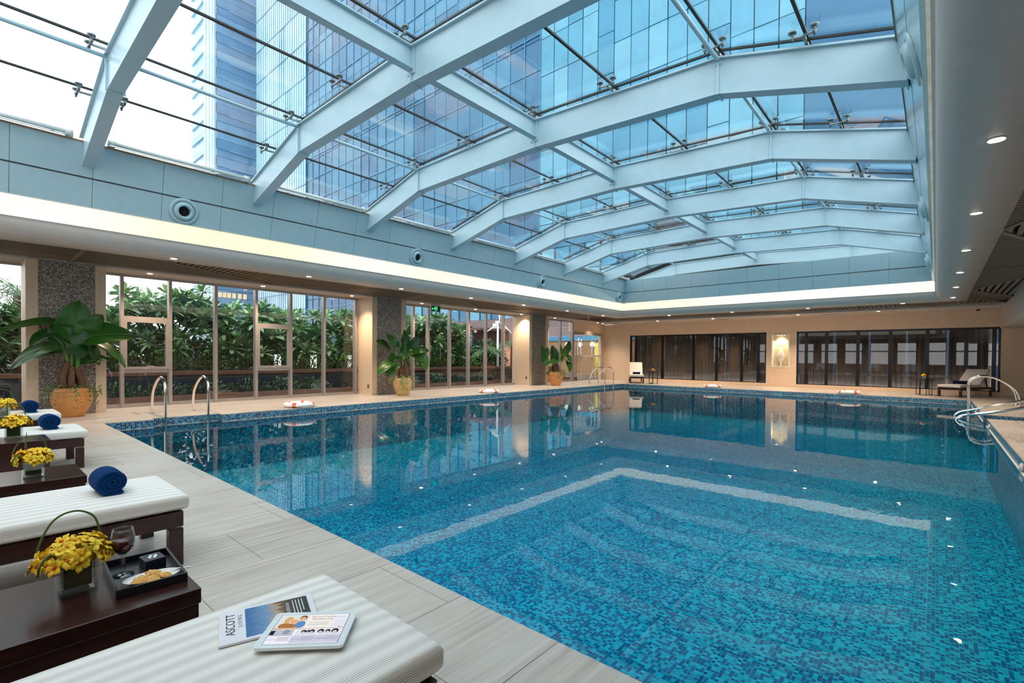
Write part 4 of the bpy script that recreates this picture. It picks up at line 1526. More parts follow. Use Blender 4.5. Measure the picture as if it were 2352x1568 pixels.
def vase(loc, label, side=0.105, h=0.115, nfl=64, spread=0.105, loops=1, seed=1, rz=0.0, scale=1.0, detail=True):
    rr = random.Random(seed)
    root = empty('flower_vase', loc, rz)
    root.scale = (scale,) * 3
    tag(root, label, 'flower vase', 'yellow orchid vases')
    s_ = side / 2
    t = 0.007
    g = MB()
    for q in ((-s_, s_, -s_, -s_ + t), (-s_, s_, s_ - t, s_), (-s_, -s_ + t, -s_ + t, s_ - t), (s_ - t, s_, -s_ + t, s_ - t)):
        g.box(q[0], q[1], q[2], q[3], 0.0, h)
    g.box(-s_ + t, s_ - t, -s_ + t, s_ - t, 0.0, 0.014)
    g.build('glass_cube', glassclearM, root)
    i_ = s_ - t - 0.008
    MB().box(-i_, i_, -i_, i_, 0.026, h * 0.9).build('leaf_lining', lineM, root)
    for k in range(nfl):
        u = rr.uniform(0, 1)
        a = rr.uniform(0, 2 * PI)
        ph = math.acos(1 - u * 0.96)
        d = Vector((math.sin(ph) * math.cos(a), math.sin(ph) * math.sin(a), math.cos(ph)))
        rad = spread * rr.uniform(0.72, 1.0)
        p = Vector((d.x * rad * 0.85, d.y * rad, h * 0.92 + d.z * rad * 0.82))
        o = ob('flower', flower_me, root, p, frame_rot(d.orthogonal(), d + Vector((rr.uniform(-.7, .7), rr.uniform(-.7, .7), rr.uniform(-.4, .6)))))
        o.scale = (rr.uniform(0.95, 1.3),) * 3
        if detail:
            ob('lip', lip_me, o)
    bq = MB().lathe([(0.0, h * 0.88), (spread * 0.55, h * 0.92), (spread * 0.5, h + spread * 0.35), (0.0, h + spread * 0.5)], 10)
    bq.build('flower_core', yellowM, root)
    if loops:
        pts = [(-0.02, -spread * 0.75, h * 0.9), (-0.025, -spread * 0.92, h + 0.05), (-0.03, -spread * 0.55, h + 0.14), (-0.03, 0.0, h + 0.165), (-0.03, spread * 0.5, h + 0.135), (-0.03, spread * 0.68, h + 0.07)]
        MB().tube(arc_pts(pts, 6), 0.0035, 6).build('grass_loop', bladeM, root)
        pts = [(0.05, -0.05, h + 0.02), (0.075, -0.075, h + 0.055), (0.09, -0.10, h + 0.03), (0.085, -0.105, h - 0.005)]
        MB().tube(arc_pts(pts, 5), 0.004, 6).build('grass_blade', bladeM, root)
    if loops == 2:
        pts = [(0.0, -0.03, h * 0.9), (0.0, -0.035, h + 0.1), (0.0, -0.03, h + 0.2)]
        MB().tube(arc_pts(pts, 5), [0.006, 0.006, 0.006, 0.006, 0.006, 0.006, 0.005, 0.004, 0.003, 0.002, 0.001], 6).build('grass_blade', bladeM, root)
    return root


vase((-2.305, 0.28, 0.37), 'yellow orchids in a square glass vase beside the wine tray', seed=4)
vase((-4.62, 0.345, 0.37), 'yellow orchids in a glass vase on the table behind the towel lounger', seed=5, loops=2)
vase((-6.60, 0.36, 0.395), 'yellow orchids in a glass vase on the third side table', seed=6, nfl=34, loops=2, scale=1.2)
vase((-8.75, 0.385, 0.395), 'yellow orchids in a glass vase at the left edge, farthest near table', seed=7, nfl=30, scale=1.3)
vase((-0.30, 22.0, 0.545), 'small yellow flower vase on the right far black table', side=0.09, h=0.10, nfl=16, spread=0.11, loops=0, seed=8, detail=False)
vase((-9.95, 21.45, 0.545), 'small yellow flower vase on the left far black table', side=0.08, h=0.09, nfl=14, spread=0.10, loops=0, seed=9, detail=False)


def towel(loc, rz, label, r=0.085, L=0.34, mat=None):
    root = empty('rolled_towel', loc, rz)
    tag(root, label, 'towel', 'rolled blue towels')
    # spiral section in yz, extruded along x
    n, turns = 72, 3.4
    th = 0.018
    outer, inner = [], []
    for i in range(n + 1):
        t = i / n
        a = -PI / 2 + 0.7 - 2 * PI * turns * (1 - t)
        rad = 0.012 + (r - 0.012) * t
        outer.append((rad * math.cos(a), rad * math.sin(a) * 0.94))
        ri = max(0.002, rad - th)
        inner.append((ri * math.cos(a), ri * math.sin(a) * 0.94))
    rows = []
    secs = ((-L / 2, 0.92), (-L / 2 + 0.012, 1.0), (-L / 6, 1.02), (L / 6, 1.0), (L / 2 - 0.012, 1.0), (L / 2, 0.92))
    loop = outer + inner[::-1]
    for x, sc in secs:
        rows.append([(x, y * sc, z * sc + r * 0.9) for y, z in loop] + [(x, loop[0][0] * sc, loop[0][1] * sc + r * 0.9)])
    m = MB().grid(rows)
    for x, sc in (secs[0], secs[-1]):
        cap = []
        for i in range(n + 1):
            cap.append([(x, outer[i][0] * sc, outer[i][1] * sc + r * 0.9), (x, inner[i][0] * sc, inner[i][1] * sc + r * 0.9)])
        m.grid(cap, False)
    m.build('roll', mat or towelM, root)
    return root


towel((-3.62, 0.585, 0.405), 0.02, 'rolled royal blue towel on the lounger behind the tray table', 0.085, 0.21)
towel((-7.10, 0.66, 0.405), 0.05, 'rolled royal blue towel on the third lounger', 0.095, 0.20)
towel((-9.25, 0.67, 0.405), 0.05, 'rolled royal blue towel on the lounger nearest the column', 0.098, 0.20)
towel((0.30 + 0.36, 21.5 + 0.62, 0.405), math.radians(154), 'dark navy towel roll on the right far lounger', 0.07, 0.46, towelfarM)
towel((-10.52 - 0.33, 20.95 + 0.6, 0.405), math.radians(209), 'dark navy towel roll on the left far lounger', 0.065, 0.34, towelfarM)

# ------------------------------------------------------------------ tray with wine, biscuits and gift box
TY = math.radians(-3)
tray = empty('serving_tray', (-2.275, 0.472, 0.37), TY)
tag(tray, 'black lacquer serving tray on the near side table', 'tray')
trayM = plain('tray_lacquer', (0.012, 0.011, 0.015), 0.25)
a, b2 = 0.17, 0.105
MB().box(-a, a, -b2, b2, 0.0, 0.008).build('tray_base', trayM, tray)
for q in ((-a, a, -b2, -b2 + 0.008), (-a, a, b2 - 0.008, b2), (-a, -a + 0.008, -b2 + 0.008, b2 - 0.008), (a - 0.008, a, -b2 + 0.008, b2 - 0.008)):
    MB().box(*q, 0.008, 0.032).build('rim', trayM, tray)
wg = empty('wine_glass', (-2.315, 0.415, 0.378))
tag(wg, 'stemmed glass of red wine on the black tray', 'wine glass')
bowl = [(0.0, 0.076), (0.012, 0.078), (0.030, 0.095), (0.0385, 0.118), (0.0375, 0.145), (0.032, 0.178), (0.031, 0.178), (0.0365, 0.145), (0.0375, 0.118), (0.029, 0.096), (0.012, 0.08), (0.0, 0.078)]
MB().lathe(bowl, 26).build('bowl', glasswinM, wg)
MB().lathe([(0.0, 0.0), (0.034, 0.0), (0.034, 0.002), (0.012, 0.006), (0.006, 0.012), (0.0055, 0.04), (0.009, 0.058), (0.006, 0.068), (0.011, 0.078)], 24).build('stem', glassclearM, wg)
MB().lathe([(0.0, 0.079), (0.0115, 0.081), (0.0285, 0.097), (0.0367, 0.118), (0.0365, 0.138), (0.0, 0.138)], 26).build('wine', winepM, wg)
pl_ = MB()
rows = []
for rr_, z in ((0.0, 0.004), (0.55, 0.004), (0.72, 0.007), (1.0, 0.016), (0.98, 0.0135), (0.6, 0.0), (0.0, 0.0)):
    rows.append([(0.052 * rr_ * math.cos(2 * PI * k / 32), 0.088 * rr_ * math.sin(2 * PI * k / 32), z) for k in range(33)])
plate = MB().grid(rows).build('oval_plate', plain('porcelain', lin(244, 240, 234), 0.15, var=0.01), None, (-2.185, 0.478, 0.378), (0, 0, math.radians(-8)))
tag(plate, 'white oval plate of biscuits on the tray', 'plate')
cookM = plain('biscuit', lin(226, 166, 84), 0.7, var=0.25, scale=90, bump=0.4)


def cookie(x, y, z, r, tilt, rz, label):
    rows = []
    n = 40
    for i, (t, zz) in enumerate(((1.0, 0.0), (1.05, 0.25), (0.95, 0.5), (0.7, 0.75), (0.4, 0.95), (0.15, 1.05), (0.0, 1.08))):
        row = []
        for k in range(n + 1):
            a_ = 2 * PI * k / n
            g = 1 + 0.10 * math.cos(8 * a_ + 2.2 * t * PI) * min(1, t * 2)
            row.append((r * t * g * math.cos(a_), r * t * g * math.sin(a_), r * 0.55 * zz))
        rows.append(row)
    o = MB().grid(rows).build('swirl_biscuit', cookM, None, (x, y, z), (tilt, 0.15, rz))
    tag(o, label, 'biscuit', 'swirl biscuits on the plate')


cookie(-2.178, 0.437, 0.384, 0.027, 0.5, 0.3, 'swirled butter biscuit at the left end of the white plate')
cookie(-2.166, 0.474, 0.384, 0.024, 0.25, 1.2, 'swirled butter biscuit at the front middle of the white plate')
cookie(-2.200, 0.484, 0.390, 0.026, 0.35, 2.0, 'swirled butter biscuit on top at the back of the plate')
cookie(-2.180, 0.515, 0.384, 0.023, 0.2, 2.6, 'swirled butter biscuit at the right end of the white plate')
sp = empty('dessert_spoon', (-2.20, 0.53, 0.394), math.radians(60))
tag(sp, 'small silver spoon resting on the plate rim', 'spoon')
MB().tube(arc_pts([(-0.03, 0, 0.0), (0.0, 0, 0.004), (0.04, 0, 0.002), (0.075, 0, 0.002)], 4), [0.0022] * 12 + [0.0035], 6).build('spoon_handle', chromeM, sp)
rows = []
for rr_, z in ((0.0, -0.003), (0.6, -0.002), (1.0, 0.001)):
    rows.append([(-0.042 + 0.015 * rr_ * math.cos(2 * PI * k / 16), 0.0085 * rr_ * math.sin(2 * PI * k / 16), z) for k in range(17)])
so_ = MB().grid(rows).build('spoon_bowl', chromeM, sp)
so_.modifiers.new('thickness', 'SOLIDIFY').thickness = 0.001
gb = empty('gift_box', (-2.335, 0.512, 0.378), math.radians(4))
tag(gb, 'small dark navy box with white leaf emblem on the tray', 'box')
bevel(MB().box(-0.04, 0.04, -0.034, 0.034, 0, 0.036).build('box_body', plain('navy_card', lin(22, 28, 44), 0.4), gb), 0.003)
whiteink = plain('white_ink', lin(230, 230, 226), 0.5)
for s_ in (-1, 1):
    poly = []
    for k in range(9):
        t = k / 8
        poly.append((-0.024 + 0.048 * t, s_ * 0.0045 + s_ * 0.011 * math.sin(PI * t) + 0.004 * math.sin(2 * PI * t)))
    for k in range(9):
        t = 1 - k / 8
        poly.append((-0.024 + 0.048 * t, s_ * 0.0035 + 0.006 * math.sin(2 * PI * t)))
    MB().prism(poly, 0.0362, 0.0368, 'xy').build('leaf_emblem', whiteink, gb)

# ------------------------------------------------------------------ magazine and tablet on the near lounger
mx = Vector((-0.19, 0.064, 0)).normalized()
my = Vector((-0.105, -0.222, 0)).normalized()
my = (my - mx * mx.dot(my)).normalized()
mrot = math.atan2(mx.y, mx.x)
ZC = 0.4135
mag = empty('magazine', (-1.52, 0.625, ZC), mrot)
tag(mag, 'glossy travel magazine with a blue and brown cover on the foreground lounger', 'magazine')
MW, MH = 0.20, 0.262
paper = plain('magazine_paper', lin(238, 232, 236), 0.3, var=0.01)
MB().box(-MW / 2, MW / 2, -MH / 2, MH / 2, 0, 0.006).build('pages', paper, mag)
cv = NT('cover_photo')
tcn = cv.n('ShaderNodeTexCoord')
spx = cv.n('ShaderNodeSeparateXYZ')
cv.l(tcn.outputs['Object'], spx.inputs[0])
nz = cv.noise(cv.pos((60, 18, 1), True), 1.0, 5, 0.7)
vv = cv.math('ADD', cv.math('DIVIDE', cv.math('ADD', spx.outputs[1], 0.13), 0.2), cv.math('MULTIPLY', cv.math('SUBTRACT', nz, 0.5), 0.5))
cc = cv.ramp(vv, [(0.0, lin(40, 40, 24)), (0.30, lin(60, 44, 28)), (0.45, lin(106, 76, 44)), (0.56, lin(196, 160, 118)), (0.66, lin(120, 150, 184)), (1.0, lin(30, 92, 160))])
cv.principled(cc, 0.25)
MB().box(-MW / 2 + 0.012, MW / 2 - 0.012, -MH / 2 + 0.016, MH / 2 - 0.068, 0.006, 0.0064).build('cover_picture', cv.m, mag)
inkM = plain('black_ink', (0.01, 0.01, 0.01), 0.5)
inkg = plain('grey_ink', (0.16, 0.16, 0.17), 0.5)
ob('lettering', text_mesh('ASCOTT', 0.034, inkM), mag, (0.008, MH / 2 - 0.030, 0.0066))
ob('lettering', text_mesh('L I V I N G', 0.017, inkg), mag, (0.02, MH / 2 - 0.055, 0.0066))
ob('lettering', text_mesh('PERSIAN SPLENDOUR', 0.0135, whiteink), mag, (0.0, -MH / 2 + 0.075, 0.0066))
for k, wd in enumerate((0.11, 0.09, 0.10, 0.08)):
    MB().box(0.075 - wd, 0.075, -MH / 2 + 0.058 - 0.009 * k, -MH / 2 + 0.0605 - 0.009 * k, 0.0064, 0.0066).build('cover_line', whiteink, mag)

tx = Vector((-1.201 + 1.363, 0.702 - 0.532, 0)).normalized()
tab = empty('tablet', (-1.357, 0.668, ZC + 0.0005), math.atan2(tx.y, tx.x))
tab.rotation_euler = (0, math.radians(0.6), math.atan2(tx.y, tx.x))
tag(tab, 'white framed tablet showing a web page, half over the magazine', 'tablet')
TW, THH = 0.238, 0.182
bz = plain('tablet_white', lin(236, 238, 238), 0.12, var=0.01, coat=0.3)


def rrect(w_, h_, r, n=5):
    out = []
    for cx_, cy_, a0 in ((w_ / 2 - r, h_ / 2 - r, 0), (-w_ / 2 + r, h_ / 2 - r, PI / 2), (-w_ / 2 + r, -h_ / 2 + r, PI), (w_ / 2 - r, -h_ / 2 + r, 1.5 * PI)):
        for k in range(n + 1):
            a_ = a0 + PI / 2 * k / n
            out.append((cx_ + r * math.cos(a_), cy_ + r * math.sin(a_)))
    return out


MB().prism(rrect(TW, THH, 0.012), 0.0065, 0.0145, 'xy').build('case', bz, tab)
SW, SH = 0.198, 0.150
SC = 0.72
def scr(name, rgb, s=SC):
    return emit(name, lin(*rgb), s)
Z0 = 0.0146
MB().box(-SW / 2 - 0.0015, SW / 2 + 0.0015, -SH / 2 - 0.0015, SH / 2 + 0.0015, Z0 - 0.0003, Z0).build('screen_edge', plain('screen_black', (0.01, 0.01, 0.012), 0.1), tab)
screen = MB().box(-SW / 2, SW / 2, -SH / 2, SH / 2, Z0, Z0 + 0.0002).build('screen', scr('page_white', (250, 250, 250)), tab)


def patch(x0, x1, y0, y1, mat, nm, lift=0.0004):
    return MB().box(-SW / 2 + x0 * SW, -SW / 2 + x1 * SW, -SH / 2 + y0 * SH, -SH / 2 + y1 * SH, Z0 + 0.0002, Z0 + lift).build(nm, mat, screen)


def disc(cx_, cy_, rx, ry, mat, nm, lift=0.0006):
    poly = [(-SW / 2 + cx_ * SW + rx * SW * math.cos(2 * PI * k / 18), -SH / 2 + cy_ * SH + ry * SH * math.sin(2 * PI * k / 18)) for k in range(18)]
    return MB().prism(poly, Z0 + 0.0002, Z0 + lift, 'xy').build(nm, mat, screen)


skin, hair, blue_, brown_, dkhair = scr('pic_skin', (232, 186, 150)), scr('pic_hair', (214, 176, 104)), scr('pic_blue', (96, 146, 206)), scr('pic_brown', (176, 118, 66)), scr('pic_dark', (40, 40, 50))
lil, txt, grey_ = scr('page_lilac', (206, 206, 228)), scr('page_text', (120, 124, 140)), scr('pic_grey', (190, 194, 206))
patch(0.0, 0.42, 0.5, 0.985, scr('pic_bg', (226, 228, 226)), 'picture')
disc(0.13, 0.60, 0.085, 0.10, brown_, 'picture', 0.0005)
disc(0.235, 0.60, 0.07, 0.09, brown_, 'picture', 0.0005)
disc(0.345, 0.64, 0.075, 0.13, blue_, 'picture', 0.0005)
disc(0.15, 0.80, 0.062, 0.12, hair, 'picture', 0.0006)
disc(0.175, 0.775, 0.038, 0.075, skin, 'picture', 0.0008)
disc(0.25, 0.735, 0.048, 0.085, hair, 'picture', 0.0006)
disc(0.255, 0.715, 0.036, 0.062, skin, 'picture', 0.0008)
disc(0.345, 0.87, 0.052, 0.095, scr('pic_brownhair', (110, 70, 40)), 'picture', 0.0006)
disc(0.345, 0.83, 0.042, 0.085, skin, 'picture', 0.0008)
patch(0.0, 0.36, 0.5, 0.53, skin, 'picture', 0.0006)
patch(0.42, 0.8, 0.5, 0.985, scr('page_cream', (244, 240, 234)), 'page_panel')
patch(0.8, 1.0, 0.5, 0.985, scr('page_side', (236, 238, 246)), 'page_panel')
patch(0.0, 1.0, 0.485, 0.5, scr('page_rule', (190, 160, 140)), 'page_rule')
for k in range(4):
    patch(0.83, 0.98, 0.56 + 0.06 * k, 0.60 + 0.06 * k, lil, 'form_field')
patch(0.91, 0.98, 0.515, 0.54, scr('pic_button', (110, 90, 80)), 'button')
for k in range(5):
    patch(0.46, 0.74 + 0.02 * (k % 2), 0.595 + 0.03 * k, 0.605 + 0.03 * k, txt, 'text_line')
m1 = text_mesh('Ascott Online\nMembership', 0.0125, scr('page_title', (130, 100, 96)))
ob('lettering', m1, screen, (-SW / 2 + 0.64 * SW, -SH / 2 + 0.86 * SH, Z0 + 0.0006))
for k in range(3):
    x0 = k / 3
    patch(x0, x0 + 0.333, 0.02, 0.26, lil if k else scr('page_light', (240, 240, 248)), 'page_panel')
    patch(x0 + 0.02, x0 + 0.32, 0.26, 0.47, grey_ if k == 0 else scr('pic_pale%d' % k, (226, 228, 236)), 'picture')
    for q in range(4):
        patch(x0 + 0.14, x0 + 0.31, 0.10 + 0.035 * q, 0.112 + 0.035 * q, txt, 'text_line')
    m2 = text_mesh(('ASCOTT', 'Citadines', 'SOMERSET')[k], 0.0065, scr('logo%d' % k, (60, 100, 170)))
    ob('lettering', m2, screen, (-SW / 2 + (x0 + 0.075) * SW, -SH / 2 + 0.14 * SH, Z0 + 0.0006))
for cx_, r_, mt in ((0.14, 0.05, grey_), (0.22, 0.05, scr('pic_mid', (150, 156, 176))), (0.46, 0.035, dkhair), (0.52, 0.03, dkhair), (0.575, 0.04, dkhair), (0.70, 0.045, dkhair), (0.80, 0.035, dkhair), (0.90, 0.05, dkhair)):
    disc(cx_, 0.385, r_, r_ * 1.6, mt, 'picture', 0.0006)
    if mt is dkhair:
        disc(cx_, 0.35, r_ * 0.62, r_ * 1.1, scr('pic_face', (206, 206, 214)) if 'pic_face' not in bpy.data.materials else bpy.data.materials['pic_face'], 'picture', 0.0008)
patch(0.0, 0.06, 0.30, 0.44, dkhair, 'picture', 0.0006)
ob('lettering', text_mesh('ASCOTT', 0.0075, scr('logo_side', (70, 110, 170))), screen, (-SW / 2 + 0.9 * SW, -SH / 2 + 0.88 * SH, Z0 + 0.0006))
disc(-0.095, 0.5, 0.006, 0.008, dkhair, 'camera_dot', 0.0003)

# ------------------------------------------------------------------ garden outside the left windows
gnd = MB().box(-240, WX0 - 0.1, -40, 140, -0.4, -0.06).build('garden_ground', plain('garden_ground', lin(96, 80, 70), 0.8, var=0.2, scale=1.5))
tag(gnd, 'brown paved garden ground outside the windows', 'ground', kind='structure')
gn2 = MB().box(WX0 - 0.1, 120, WY1 + 2.2, 140, -0.4, -0.06).build('yard_ground', plain('yard_ground', lin(110, 104, 100), 0.8))
tag(gn2, 'grey yard ground behind the end wall', 'ground', kind='structure')
kerbM = plain('planter_brick', lin(120, 80, 62), 0.7, var=0.15, scale=4)
trghM = plain('planter_dark', lin(34, 36, 44), 0.5)
for nm, x0, x1, z1, mt, lb in (('planter_kerb', -14.62, -14.5, 0.16, kerbM, 'low brown kerb right outside the left windows'), ('planter_trough', -16.3, -16.1, 0.62, trghM, 'long dark planter wall in the garden'), ('planter_coping', -16.36, -16.05, 0.72, kerbM, 'brown coping on the long garden planter wall')):
    o = MB().box(x0, x1, -6, 22, -0.06 if nm != 'planter_coping' else 0.62, z1).build(nm, mt)
    tag(o, lb, 'planter', kind='structure')
bank = MB().box(-24, -16.3, -6, 22, -0.06, 0.6).build('planting_bed', soilM)
tag(bank, 'dark raised planting bed behind the garden wall', 'planting bed', kind='structure')


def leaf_strip(m, base, d, up, L, wd, bend=0.3):
    d = Vector(d).normalized()
    s_ = d.cross(Vector(up))
    if s_.length < 1e-3:
        s_ = d.orthogonal()
    s_.normalize()
    n_ = s_.cross(d)
    rows = []
    for t, ww in ((0.0, 0.25), (0.35, 0.9), (0.7, 1.0), (1.0, 0.12)):
        c = Vector(base) + d * L * t - Vector((0, 0, 1)) * bend * L * t * t
        rows.append([tuple(c - s_ * wd * ww / 2 + n_ * wd * 0.14 * ww), tuple(c), tuple(c + s_ * wd * ww / 2 + n_ * wd * 0.14 * ww)])
    m.grid(rows)


clus = []
for k in range(4):
    rr = random.Random(20 + k)
    m = MB()
    for i in range(17):
        a = 2.4 * i + rr.uniform(-0.2, 0.2)
        el = 1.15 - 1.35 * (i / 16)
        d = (math.cos(a) * math.cos(el), math.sin(a) * math.cos(el), math.sin(el))
        leaf_strip(m, (d[0] * 0.03, d[1] * 0.03, 0.05 * d[2]), d, (0, 0, 1), rr.uniform(0.24, 0.34), rr.uniform(0.075, 0.10), 0.25)
    clus.append(m.mesh('leaf_cluster', frangM))


def frangipani(x, y, h, spread, label, seed, n=84):
    rr = random.Random(seed)
    root = empty('frangipani_tree', (x, y, 0.0))
    tag(root, label, 'tree', 'frangipani trees in the garden')
    tips = []
    tr = MB()
    z0 = 0.55
    tr.tube(arc_pts([(0, 0, z0), (rr.uniform(-.1, .1), rr.uniform(-.1, .1), z0 + 0.35 * (h - z0))], 3), [0.085, 0.08, 0.075, 0.07], 7)
    top = Vector((0, 0, z0 + 0.33 * (h - z0)))
    for k in range(7):
        a = 2 * PI * k / 7 + rr.uniform(-0.3, 0.3)
        e1 = top + Vector((math.cos(a) * spread * 0.45, math.sin(a) * spread * 0.45, (h - z0) * 0.26))
        tr.tube(arc_pts([top, (top + e1) / 2 + Vector((0, 0, -0.05)), e1], 3), [0.05, 0.045, 0.04, 0.038, 0.036, 0.034, 0.03], 6)
        for q in range(4):
            a2 = a + rr.uniform(-0.9, 0.9)
            e2 = e1 + Vector((math.cos(a2) * spread * rr.uniform(0.2, 0.5), math.sin(a2) * spread * rr.uniform(0.2, 0.5), (h - z0) * rr.uniform(0.08, 0.36)))
            tr.tube([e1, (e1 + e2) / 2 + Vector((0, 0, 0.03)), e2], [0.03, 0.026, 0.022], 5)
            tips.append(e2)
    tr.build('trunk', barkM, root)
    for k in range(n):
        if k < len(tips):
            p = tips[k]
        else:
            a = rr.uniform(0, 2 * PI)
            rad = spread * math.sqrt(rr.uniform(0, 1)) * 0.95
            p = Vector((rad * math.cos(a), rad * math.sin(a), z0 + (h - z0) * (rr.uniform(0.35, 1.0) * (1 - 0.25 * (rad / spread) ** 2))))
        o = ob('leaf_cluster', clus[rr.randrange(4)], root, p, (rr.uniform(-0.35, 0.35), rr.uniform(-0.35, 0.35), rr.uniform(0, 6.28)))
        o.scale = (rr.uniform(1.1, 1.6),) * 3


for k, (x, y, h, sp_, lb) in enumerate((
        (-17.4, 2.3, 2.4, 1.0, 'frangipani tree outside the window edge beside the first column'),
        (-17.6, 4.3, 3.2, 1.35, 'tall domed frangipani tree seen through the first opening sash'),
        (-17.8, 6.4, 2.85, 1.3, 'frangipani tree outside the middle of the first window wall'),
        (-18.0, 8.6, 2.75, 1.3, 'bare stemmed frangipani tree behind the second opening sash'),
        (-18.3, 10.9, 3.0, 1.2, 'frangipani tree showing just left of the second column'),
        (-17.6, 14.1, 3.05, 1.25, 'frangipani tree showing just right of the second column'),
        (-18.2, 16.0, 2.7, 1.0, 'frangipani tree through the third pane right of the second column'),
        (-17.2, 0.2, 2.3, 1.0, 'frangipani tree at the left edge of the picture'))):
    frangipani(x, y, h, sp_, lb, 60 + k)


def shrub(x, y, z, rx, ry, rz_, label, seed, n=330, mat=None, flower=None, L=0.10):
    rr = random.Random(seed)
    root = empty('garden_shrub', (x, y, z))
    tag(root, label, 'shrub', 'garden shrubs')
    m = MB()
    for k in range(n):
        a = rr.uniform(0, 2 * PI)
        el = math.asin(rr.uniform(-0.15, 1))
        q = rr.uniform(0.55, 1.0)
        p = Vector((rx * q * math.cos(a) * math.cos(el), ry * q * math.sin(a) * math.cos(el), rz_ * q * math.sin(el) + 0.1))
        d = (p + Vector((0, 0, rr.uniform(0, .4)))).normalized() + Vector((rr.uniform(-.6, .6), rr.uniform(-.6, .6), rr.uniform(-.2, .6)))
        leaf_strip(m, p, d, (0, 0, 1), rr.uniform(0.7, 1.3) * L, L * 0.42, 0.15)
    tag(m.build('foliage', mat or hedgeM, root), kind='stuff')
    s_ = MB()
    for k in range(6):
        a = rr.uniform(0, 6.28)
        s_.tube([(0, 0, -0.02), (math.cos(a) * rx * 0.5, math.sin(a) * ry * 0.5, rz_ * 0.7)], 0.014, 5)
    tag(s_.build('stems', barkM, root), kind='stuff')


places = ['below the first opening sash', 'right of the first opening sash', 'behind the second grab rail', 'left of the second opening sash', 'below the second opening sash', 'right of the second opening sash', 'left of the second column', 'right of the second column', 'in the middle of the second window wall', 'left of the third column']
for k, y in enumerate((3.0, 4.1, 5.2, 6.2, 7.2, 8.3, 9.6, 12.6, 14.4, 16.2)):
    shrub(-16.8, y, 0.6, 0.5, 0.75, 0.62, 'bushy green shrub above the planter wall %s' % places[k], 200 + k)
for k, y in enumerate((2.6, 3.6, 4.6, 5.6, 6.6, 7.6, 9.2, 11.4, 12.6, 13.8, 15.0, 16.3)):
    shrub(-15.1, y, -0.02, 0.32, 0.62, 0.42, 'low dark hedge plant along the window kerb, %s from the first column' % ORD[k], 300 + k, 200, leaf_material('low_hedge_leaf', lin(26, 54, 32), lin(84, 116, 76)) if 'low_hedge_leaf' not in bpy.data.materials else bpy.data.materials['low_hedge_leaf'], None, 0.12)
# dense backdrop hedge behind the trees
for k in range(9):
    shrub(-21.5, -1 + 2.9 * k, 0.55, 0.9, 1.7, 1.5, 'dark backdrop hedge behind the frangipani trees, %s from the left edge' % ORD[k], 400 + k, 1900, bpy.data.materials['low_hedge_leaf'], None, 0.30)

# garden lanterns
lantM = emit('lantern_glow', (0.93, 1.0, 0.95), 0.85)
for k, (x, y, z, lb) in enumerate(((-18.6, 7.95, 0.75, 'white garden lantern below the second opening sash'), (-18.6, 9.35, 0.75, 'white garden lantern just right of the second opening sash'), (-18.6, 10.95, 0.8, 'white garden lantern left of the second column'))):
    l_ = empty('garden_lantern', (x, y, 0.6))
    tag(l_, lb, 'lantern', 'garden lanterns')
    MB().box(-0.06, 0.06, -0.10, 0.10, 0.1, 0.62).build('diffuser', lantM, l_)
    MB().box(-0.065, 0.065, -0.105, 0.105, 0.62, 0.66).build('cap', darkframeM, l_)
    MB().box(-0.03, 0.03, -0.03, 0.03, 0, 0.1).build('post', darkframeM, l_)
    MB().box(0.06, 0.068, -0.05, -0.035, 0.1, 0.62).build('bar', darkframeM, l_)


# palms
def frond(m, base, d, L, wd, droop, n=18, rr=R):
    d = Vector(d).normalized()
    s_ = d.cross(Vector((0, 0, 1))).normalized()
    pts = []
    for i in range(n + 1):
        t = i / n
        pts.append(Vector(base) + d * L * t - Vector((0, 0, 1)) * droop * L * t * t)
    for i in range(2, n + 1):
        t = i / n
        ll = wd * math.sin(PI * min(1, t * 0.9 + 0.08)) + 0.05
        for sg in (-1, 1):
            dd = s_ * sg + d * 0.7 + Vector((0, 0, rr.uniform(-0.7, -0.1)))
            leaf_strip(m, pts[i], dd, (0, 0, 1), ll, 0.03, 0.3)
    m.tube(pts, 0.012, 4)


def palm(x, y, z, h, L, n, label, seed, droop=0.6, wd=0.3):
    rr = random.Random(seed)
    root = empty('garden_palm', (x, y, z))
    tag(root, label, 'palm', 'garden palms')
    MB().tube([(0, 0, 0), (0.05, 0.03, h)], [0.10, 0.08], 8).build('trunk', trunkM, root)
    for k in range(n):
        a = 2 * PI * k / n + rr.uniform(-0.2, 0.2)
        el = rr.uniform(0.05, 1.1)
        m = MB()
        frond(m, (0.05, 0.03, h), (math.cos(a) * math.cos(el), math.sin(a) * math.cos(el), math.sin(el)), L * rr.uniform(0.8, 1.1), wd, droop, 18, rr)
        m.build('frond', palmM, root)


palm(-17.6, 1.02, 0.5, 2.2, 1.5, 16, 'feathery palm at the left edge behind the first column', 71, 0.7, 0.34)
palm(-20.2, 20.6, 0, 1.5, 1.6, 18, 'pale drooping palm beside the white mast', 72, 0.8, 0.36)
palm(-19.6, 22.4, 0, 1.9, 1.6, 18, 'pale drooping palm left of the third column', 73, 0.9, 0.36)
palm(-21.5, 19.0, 0, 1.2, 1.3, 14, 'green palm left of the white mast', 74, 0.6, 0.3)
